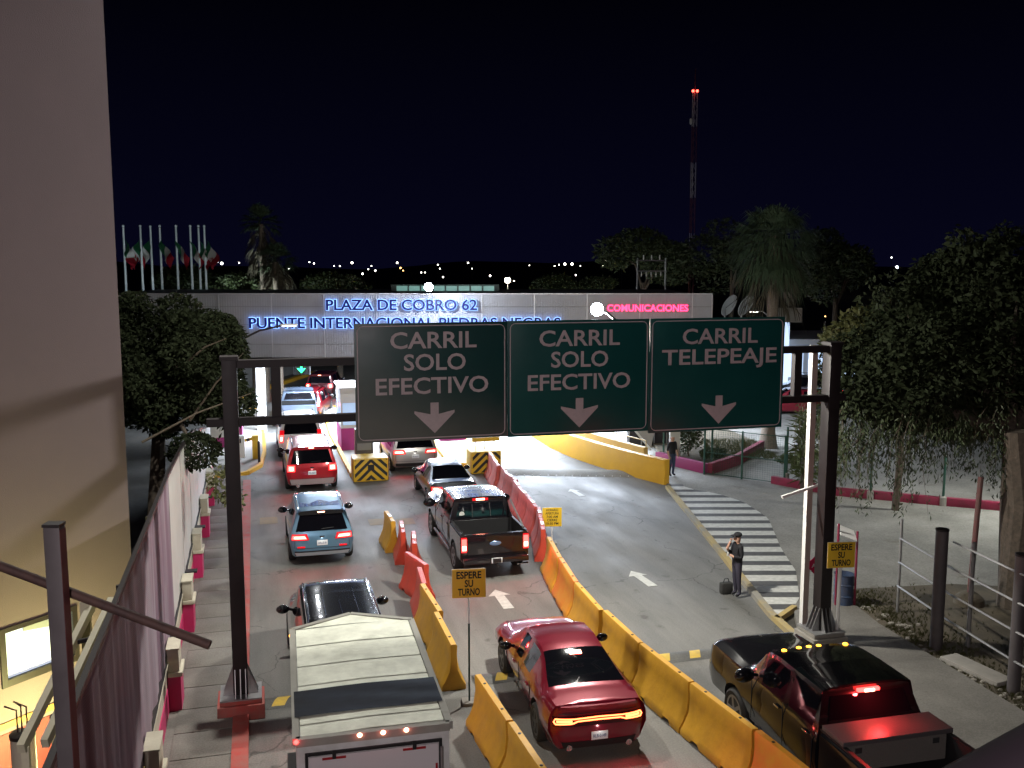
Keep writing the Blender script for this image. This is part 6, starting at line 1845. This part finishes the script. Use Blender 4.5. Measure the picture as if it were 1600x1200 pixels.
def palm(label, x, y, ztop, zskirt, rad, seed, tr_r=.3, green=1.0, nfr=60, nd=150, big=False):
    X, Y = cf(x, y)
    t = thing('fan_palm', label, 'palm tree', (X, Y, 0))
    b = MB(); b.tube([(0, 0, -.02), (0, 0, .8), (.02, 0, zskirt), (0, 0, ztop - rad)], [tr_r * 1.45, tr_r, tr_r * .78, tr_r * .6], 14); b.build('trunk', palm_bark, t)
    rnd = random.Random(seed); zc = ztop - rad * (.98 if big else .85)
    def frond(mb, p0, d, ln, blades, spread, drop, wdt):
        d = Vector(d).normalized()
        side = d.cross(Vector((0, 0, 1))); side = side.normalized() if side.length > .05 else Vector((1, 0, 0))
        hub = Vector(p0) + d * ln * .45 - Vector((0, 0, drop * .25 * ln))
        vs, fs = [], []
        nrm = side.cross(d)
        vs += [tuple(Vector(p0) - side * .02), tuple(Vector(p0) + side * .02), tuple(hub + side * .02), tuple(hub - side * .02)]; fs.append((0, 1, 2, 3))
        for k_ in range(blades):
            a = -spread + 2 * spread * k_ / (blades - 1) + rnd.uniform(-.08, .08)
            dd = (d * math.cos(a) + side * math.sin(a)).normalized()
            l2 = ln * .6 * rnd.uniform(.8, 1.1) * (1 - .25 * abs(a) / spread)
            mid = hub + dd * l2 * .6 - Vector((0, 0, drop * .12 * l2)); end = hub + dd * l2 * .95 - Vector((0, 0, drop * .5 * l2 + .08 * l2))
            w_ = side * math.cos(a) * wdt - d * math.sin(a) * wdt
            i = len(vs)
            vs += [tuple(hub), tuple(mid + w_), tuple(end), tuple(mid - w_)]; fs.append((i, i + 1, i + 2, i + 3))
        mb.add(vs, fs)
    g1, g2 = MB(), MB()
    for i in range(nfr):
        el = R(rnd.uniform(-62 if big else -25, 82)); a = rnd.uniform(0, 2 * PI)
        frond(g1, (0, 0, zc), (math.cos(a) * math.cos(el), math.sin(a) * math.cos(el), math.sin(el)), rad * rnd.uniform(.8, 1.12), 15, 1.0, .95 if big else .5, .028)
    for i in range(nd):
        k_ = rnd.random() ** .8; z = zskirt + 1.1 + (zc - zskirt - 1.2) * k_; a = rnd.uniform(0, 2 * PI)
        frond(g2, (math.cos(a) * tr_r * .5, math.sin(a) * tr_r * .5, z), (math.cos(a), math.sin(a), -.9 + .5 * k_), rad * rnd.uniform(.45, .9), 7, .35, 1.6, .022)
    g1.build('crown', leaf_palm, t); g2.build('dead_frond_skirt', leaf_dry, t)
    return t
palm('large shaggy fan palm behind the right end of the canopy', 12.45, 46, 12.9, 7.3, 2.55, 3, .34, nfr=150, nd=70, big=True)
palm('taller of the twin fan palms left of the blue letters', -16.0, 62, 13.0, 8.3, 1.6, 5, .25, nfr=60, nd=90)
palm('shorter of the twin fan palms left of the blue letters', -14.9, 61, 10.6, 7.3, 1.6, 8, .28, nfr=55, nd=90)

# yucca, bushes, grass, weeds
t = thing('yucca_plant', 'tall spiky yucca behind the right gantry post', 'plant', (*cf(11.55, 37.2), 0))
rnd = random.Random(2); b = MB()
for i in range(260):
    z = rnd.uniform(.4, 2.9); a = rnd.uniform(0, 2 * PI); el = R(rnd.uniform(-35, 60))
    d = Vector((math.cos(a) * math.cos(el), math.sin(a) * math.cos(el), math.sin(el))); s_ = d.cross(Vector((0, 0, 1))).normalized() * .025
    p = Vector((0, 0, z)); e = p + d * rnd.uniform(.5, .95) - Vector((0, 0, .1))
    b.add([tuple(p - s_), tuple(p + s_), tuple(p.lerp(e, .5) + s_ * .9 + Vector((0, 0, .06))), tuple(e), tuple(p.lerp(e, .5) - s_ * .9 + Vector((0, 0, .06)))], [(0, 1, 2, 3, 4)])
b.build('blades', leaf_a, t)
b = MB(); b.tube([(0, 0, 0), (0, 0, 2.8)], [.16, .09], 8); b.build('stem', bark, t)
for x, y, z, r_, lab, m_ in ((8.15, 43.2, 1.2, (.5, .5, 1.2), 'upright dark bush right of the pale column', leaf_b), (8.9, 42.2, .5, (.6, .5, .35), 'low bush in the planted bed', leaf_b), (12.4, 41.0, .5, (.9, .6, .4), 'low bush at the foot of the large palm', leaf_a), (12.3, 37.2, 1.6, (.8, .7, 1.4), 'green bush behind the right gantry post', leaf_a)):
    X, Y = cf(x, y); tree('bush', lab, (X, Y, 0), (X, Y, z * .6), .04, blob_set((X, Y, z), r_, 7, int(x * 10)), 1800, .12, m_, int(y), cat='bush')
vs, fs = [], []
rnd = random.Random(9)
def tuft(x, y, z, h):
    for _ in range(7):
        a = rnd.uniform(0, 2 * PI); s_ = .006; l_ = h * rnd.uniform(.5, 1.2); i = len(vs)
        vs.extend([(x - s_, y, z), (x + s_, y, z), (x + math.cos(a) * l_ * .5, y + math.sin(a) * l_ * .5, z + l_)]); fs.append((i, i + 1, i + 2))
for _ in range(2600):
    u = rnd.random(); x = 14.5 + rnd.expovariate(1.6) + (.25 if u > .5 else 0); y = rnd.uniform(11, 22)
    tuft(x + (.4 if y > 19.5 else 0), y, .05, .09)
for _ in range(900):
    tuft(*cf(rnd.uniform(9.2, 12.0), rnd.uniform(42.5, 47)), .16, .22)
b = MB(); b.add(vs, fs); o = b.build('grass', leaf_c); tag(o, 'thin dry grass and weeds on the soil', kind='stuff')

# flags
flag_g = mat('flag green', (.02, .16, .07), .7); flag_w = mat('flag white', (.6, .6, .58), .7); flag_r = mat('flag red', (.42, .01, .03), .7)
fp = [(-24.0, 60, 1), (-22.95, 60, -1), (-22.55, 60.6, -1), (-21.75, 60, 1), (-20.75, 60, 1), (-19.87, 60, 1), (-19.36, 60, 1), (-19.0, 60, 1)]
for i, (x, y, sd) in enumerate(fp):
    X, Y = cf(x, y)
    t = thing('flagpole', '%s white flagpole from the left with a limp Mexican flag' % ords[i], 'flagpole', (X, Y, 0), R(-15), 'flagpoles with limp tricolour flags')
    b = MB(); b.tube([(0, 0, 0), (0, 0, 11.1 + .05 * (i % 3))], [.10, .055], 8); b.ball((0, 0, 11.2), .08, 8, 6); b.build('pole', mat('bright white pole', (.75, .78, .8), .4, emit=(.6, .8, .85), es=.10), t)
    rnd = random.Random(i)
    for s_, (m_, nm) in enumerate(((flag_g, 'green_band'), (flag_w, 'white_band'), (flag_r, 'red_band'))):
        vs, fs = [], []
        for a in range(5):
            u = s_ / 3 + a / 12
            for c_ in range(7):
                v = c_ / 6
                xx = sd * (.06 + u * .8 + .10 * math.sin(v * 4 + i)); zz = 10.35 - v * .75 - u * 1.1
                yy = -.05 + .16 * math.sin(u * 9 + v * 3 + i)
                vs.append((xx * (.8 + .2 * math.cos(v * 3)), yy, zz))
        b = MB(); b.add(vs, [(a * 7 + c_, (a + 1) * 7 + c_, (a + 1) * 7 + c_ + 1, a * 7 + c_ + 1) for a in range(4) for c_ in range(6)], True)
        b.build(nm, m_, t)

# ================================================================== FAR HILLS AND LIGHTS
hv, hf = [], []
nxh = 90
rnd = random.Random(4)
for j in range(5):
    for i in range(nxh + 1):
        x = -700 + 1400 * i / nxh; yb_ = 300 + j * 130
        z = -.2 + [0, 2.5, 6, 9, 11][j] * (.75 + .3 * math.sin(i * .21 + j) + .15 * math.sin(i * .63)) + rnd.uniform(-.3, .3) * (j > 0)
        hv.append((*cf(x, yb_), z))
for j in range(4):
    for i in range(nxh):
        a = j * (nxh + 1) + i; hf.append((a, a + 1, a + nxh + 2, a + nxh + 1))
b = MB(); b.add(hv, hf, True); struct(b, 'hills', night_ground)
far = [(350, 412, 2.2, 'w'), (344, 410, 1, 'w'), (377, 411, 1, 'w'), (281, 406, 1, 'w'), (322, 425, 1, 'w'), (398, 432, 1, 'w'), (454, 420, 1.1, 'w'), (486, 410, 1, 'w'), (493, 412, 1.2, 'w'), (524, 416, .9, 'w'), (533, 416, 1, 'w'), (552, 411, 1.8, 'w'), (568, 428, 1.6, 'w'), (577, 421, 1, 'w'), (582, 416, 1, 'w'), (588, 423, 1.3, 'w'), (622, 411, 1.5, 'w'), (627, 419, 1.4, 'o'), (631, 423, 1, 'o'),
       (659, 426, 1.1, 'w'), (685, 414, 1, 'w'), (688, 420, 1, 'w'), (693, 433, 1.2, 'w'), (665, 426, 1, 'w'), (732, 411, 1.2, 'w'), (738, 420, .8, 'w'), (766, 431, 1.5, 'w'), (803, 439, 1, 'y'), (827, 415, .8, 'w'), (866, 416, 1, 'w'), (873, 414, 1, 'w'), (882, 413, 2.0, 'w'), (893, 413, 2.0, 'w'), (906, 416, .8, 'w'), (899, 430, 1.2, 'w'), (860, 436, 1, 'w'), (871, 436, 1, 'w'),
       (916, 434, 1.1, 'w'), (941, 416, .9, 'w'), (946, 408, .9, 'w'), (950, 415, 1.1, 'w'), (954, 422, 1.1, 'w'), (967, 417, .8, 'w'), (970, 415, .8, 'w'), (983, 414, .8, 'w'), (1337, 402, 1.2, 'w'), (1342, 405, 1, 'w'), (1353, 411, 1.1, 'w'), (1357, 424, 1.2, 'w'), (1388, 403, 1.1, 'w'), (1397, 418, 2.4, 'b'), (1441, 408, .9, 'w'), (1455, 415, 1.4, 'w'), (1495, 404, 1.0, 'w'), (1542, 401, 1.2, 'w'), (1554, 402, .8, 'w'), (1289, 494, 1.0, 'o'), (1000, 401, .7, 'r')]
lm = {'w': glow('far white lamp', (1, .95, .82), 9), 'o': glow('far orange lamp', (1, .5, .15), 8), 'y': glow('far yellow lamp', (1, .9, .6), 9), 'b': glow('far blue white lamp', (.8, .9, 1), 12), 'r': glow('far red lamp', (1, .1, .05), 5)}
ME_L = {}
for i, (u, v, s_, k_) in enumerate(far):
    # spread over the hillside 260 to 330 m away, at the bearing and height where each one shines
    dist = 250 + (i * 37) % 80
    if v > 480: dist = 60
    bx_ = (u - 800) / 1500 * dist * 1.0
    hz = 8.9 + (412.5 - v) / 1500 * dist
    X, Y = cf(bx_, dist)
    lab = {'w': 'tiny distant white street lamp shining on the dark hillside', 'o': 'tiny distant orange lamp' + (' low among leaves of the small bright tree' if v > 480 else ' above the skylight, %s of two' % ('upper' if v < 421 else 'lower')), 'y': 'tiny yellow lamp close beside the warm lamp post', 'b': 'brightest blue white distant lamp between the large palm and the pepper tree', 'r': 'tiny red lamp above the utility frame'}[k_]
    if s_ >= 1.9 and k_ == 'w': lab = 'brightest white lamp on the hillside right of the flagpoles' if u < 400 else '%s of the bright white lamp pair on the hillside above the middle sign' % ('left' if u < 888 else 'right')
    t = thing('distant_lamp', lab, 'street lamp', (X, Y, 0), 0, 'distant lamps on the hillside')
    key_ = (k_, s_, dist)
    b = MB(); b.ball((0, 0, hz), dist * s_ * .95 / 1500, 8, 6); b.build('bulb', lm[k_], t)
    b = MB(); b.tube([(0, 0, -.5), (0, 0, max(hz - .3, .2))], .08, 4); b.build('pole', steel_dark, t)
def far_post(x, y, z, r_, label, m_):
    t = thing('lamp_post', label, 'street lamp', (*cf(x, y), 0))
    b = MB(); b.tube([(0, 0, 0), (0, 0, z)], [.09, .05], 8); b.build('pole', galv, t)
    b = MB(); b.ball((0, 0, z + .1), r_, 10, 8); b.build('globe', m_, t)
    b = MB(); b.lathe((0, 0, z + .1 + r_ * .7), [(r_ * .8, 0), (r_ * .6, .06), (.03, .1)], 10); b.build('cap', steel_dark, t)
    point_light('lamp_light', (0, 0, z - .2), 140, (1, .9, .75), .15, t)
far_post(-.37, 80, 7.45, .26, 'warm white lamp post above the canopy right of the skylight', glow('warm lamp', (1, .86, .62), 16))
far_post(2.49, 80, 6.9, .15, 'small lamp post just above the canopy right of the letters', glow('warm lamp small', (1, .88, .66), 10))
far_post(20.3, 38, 10.0, .1, 'unlit pale lamp above the trees at the far right edge', mat('unlit lamp', (.5, .55, .6), .5))

# ================================================================== LAMPS THAT LIGHT THE PLACE (unseen; some inferred from the light, some added)
def street_lamp(x, y, h, power, col, label, reach=(1.2, 0), r=.12, size=160, aim=(0, 0)):
    t = thing('street_lamp', label, 'street lamp', (x, y, 0))
    b = MB(); b.tube([(0, 0, 0), (0, 0, h - .3)], [.1, .06], 10); b.build('pole', galv, t)
    b = MB(); b.tube([(0, 0, h - .35), (reach[0] * .5, reach[1] * .5, h), (reach[0], reach[1], h + .05)], .035, 8); b.build('arm', galv, t)
    b = MB(); b.box((reach[0], reach[1], h + .03), (.5, .28, .1)); b.build('lamp_head', steel_mauve, t)
    b = MB(); b.box((reach[0], reach[1], h - .03), (.4, .2, .015)); b.build('lens', glow('street lamp lens', (1, .95, .85), 20), t)
    spot_light('lamp_light', (reach[0], reach[1], h - .06), power, col, size, .8, r, t, rot=(aim[0], aim[1], 0))
    return t
t = thing('unseen_floodlight', 'unseen floodlight placed at the top corner of the plaster building, above the picture', 'floodlight', (-2.6, 18.6, 15.2))
b = MB(); b.tube([(0, 0, 0), (1.2, .8, .3), (2.2, 1.5, .35)], .04, 8); b.build('arm', galv, t)
b = MB(); b.box((2.3, 1.55, .32), (.6, .35, .12)); b.build('housing', steel_mauve, t)
b = MB(); b.box((2.3, 1.55, .25), (.5, .28, .015)); b.build('lens', glow('street lamp lens', (1, .95, .85), 20), t)
spot_light('lamp_light', (2.3, 1.55, .22), 7000, (1, .98, .9), 165, .8, .14, t)  # unseen overhead lamp; corner mount made up so the plaster stays unlit
street_lamp(-4.5, -7.0, 12.0, 6200, (1.0, .87, .89), 'unseen street lamp behind the footbridge', reach=(1.2, .5), aim=(R(45), 0), size=150, r=.55)
street_lamp(27.0, 27.0, 6.0, 2600, (.95, .97, .9), 'unseen street lamp in the right lot beyond the pepper tree', reach=(-1.2, .0))
street_lamp(25.5, 44.0, 6.5, 1800, (.75, .87, 1.0), 'bluish lamp in the far right lot hidden by trees', reach=(-1.0, 0))
# yellow bulkhead lamp behind the fence
t = thing('wall_lamp', 'small yellow lamp low behind the mesh fence', 'lamp', (*cf(-6.9, 14.3), 0))
b = MB(); b.tube([(0, 0, 0), (0, 0, .9)], .04, 8); b.build('post', steel_dark, t)
b = MB(); b.ball((0, 0, 1.0), .09, 12, 8); b.build('globe', glow('yellow lamp', (1, .88, .35), 14), t)
point_light('lamp_light', (0, 0, 1.2), 680, (1, .97, .36), .12, t)
# uplights for the flags
t = thing('unseen_ground_floodlight', 'unseen floodlight at the foot of the flagpoles', 'floodlight', (*cf(-20.5, 56), 0))
b = MB(); b.box((0, 0, .2), (.4, .2, .3)); b.build('housing', steel_dark, t)
b = MB(); b.box((0, 0, .36), (.3, .14, .01)); b.build('lens', glow('cool flood lens', (.75, .9, 1), 10), t)
spot_light('lamp_light', (0, 0, .5), 800, (.75, .92, 1), 100, .5, .1, t, rot=(R(160), 0, R(-15)))

t = thing('unseen_ground_floodlight', 'added floodlight brightening the twin palms behind the canopy', 'floodlight', (*cf(-16.5, 56.5), 0))
b = MB(); b.box((0, 0, .2), (.4, .2, .3)); b.build('housing', steel_dark, t)
b = MB(); b.box((0, 0, .36), (.3, .14, .01)); b.build('lens', glow('cool flood lens', (.75, .9, 1), 10), t)
spot_light('lamp_light', (0, 0, .5), 8000, (.85, .98, 1), 70, .6, .1, t, rot=(R(150), 0, R(-20)))  # no source known here; added to brighten the palm crowns

# footbridge handrail at the lower right of the view
t = thing('handrail', 'dark purple rounded handrail at the bottom right corner', 'handrail')
a, c_ = Vector(cf(.60, 1.5, 7.86)), Vector(cf(1.10, 1.5, 8.16))
b = MB(); b.tube([a + (a - c_) * .6, a, c_, c_ + (c_ - a) * 1.0], .10, 20)
b.build('rail', mat('dark purple rail', (.012, .006, .011), .8), t)
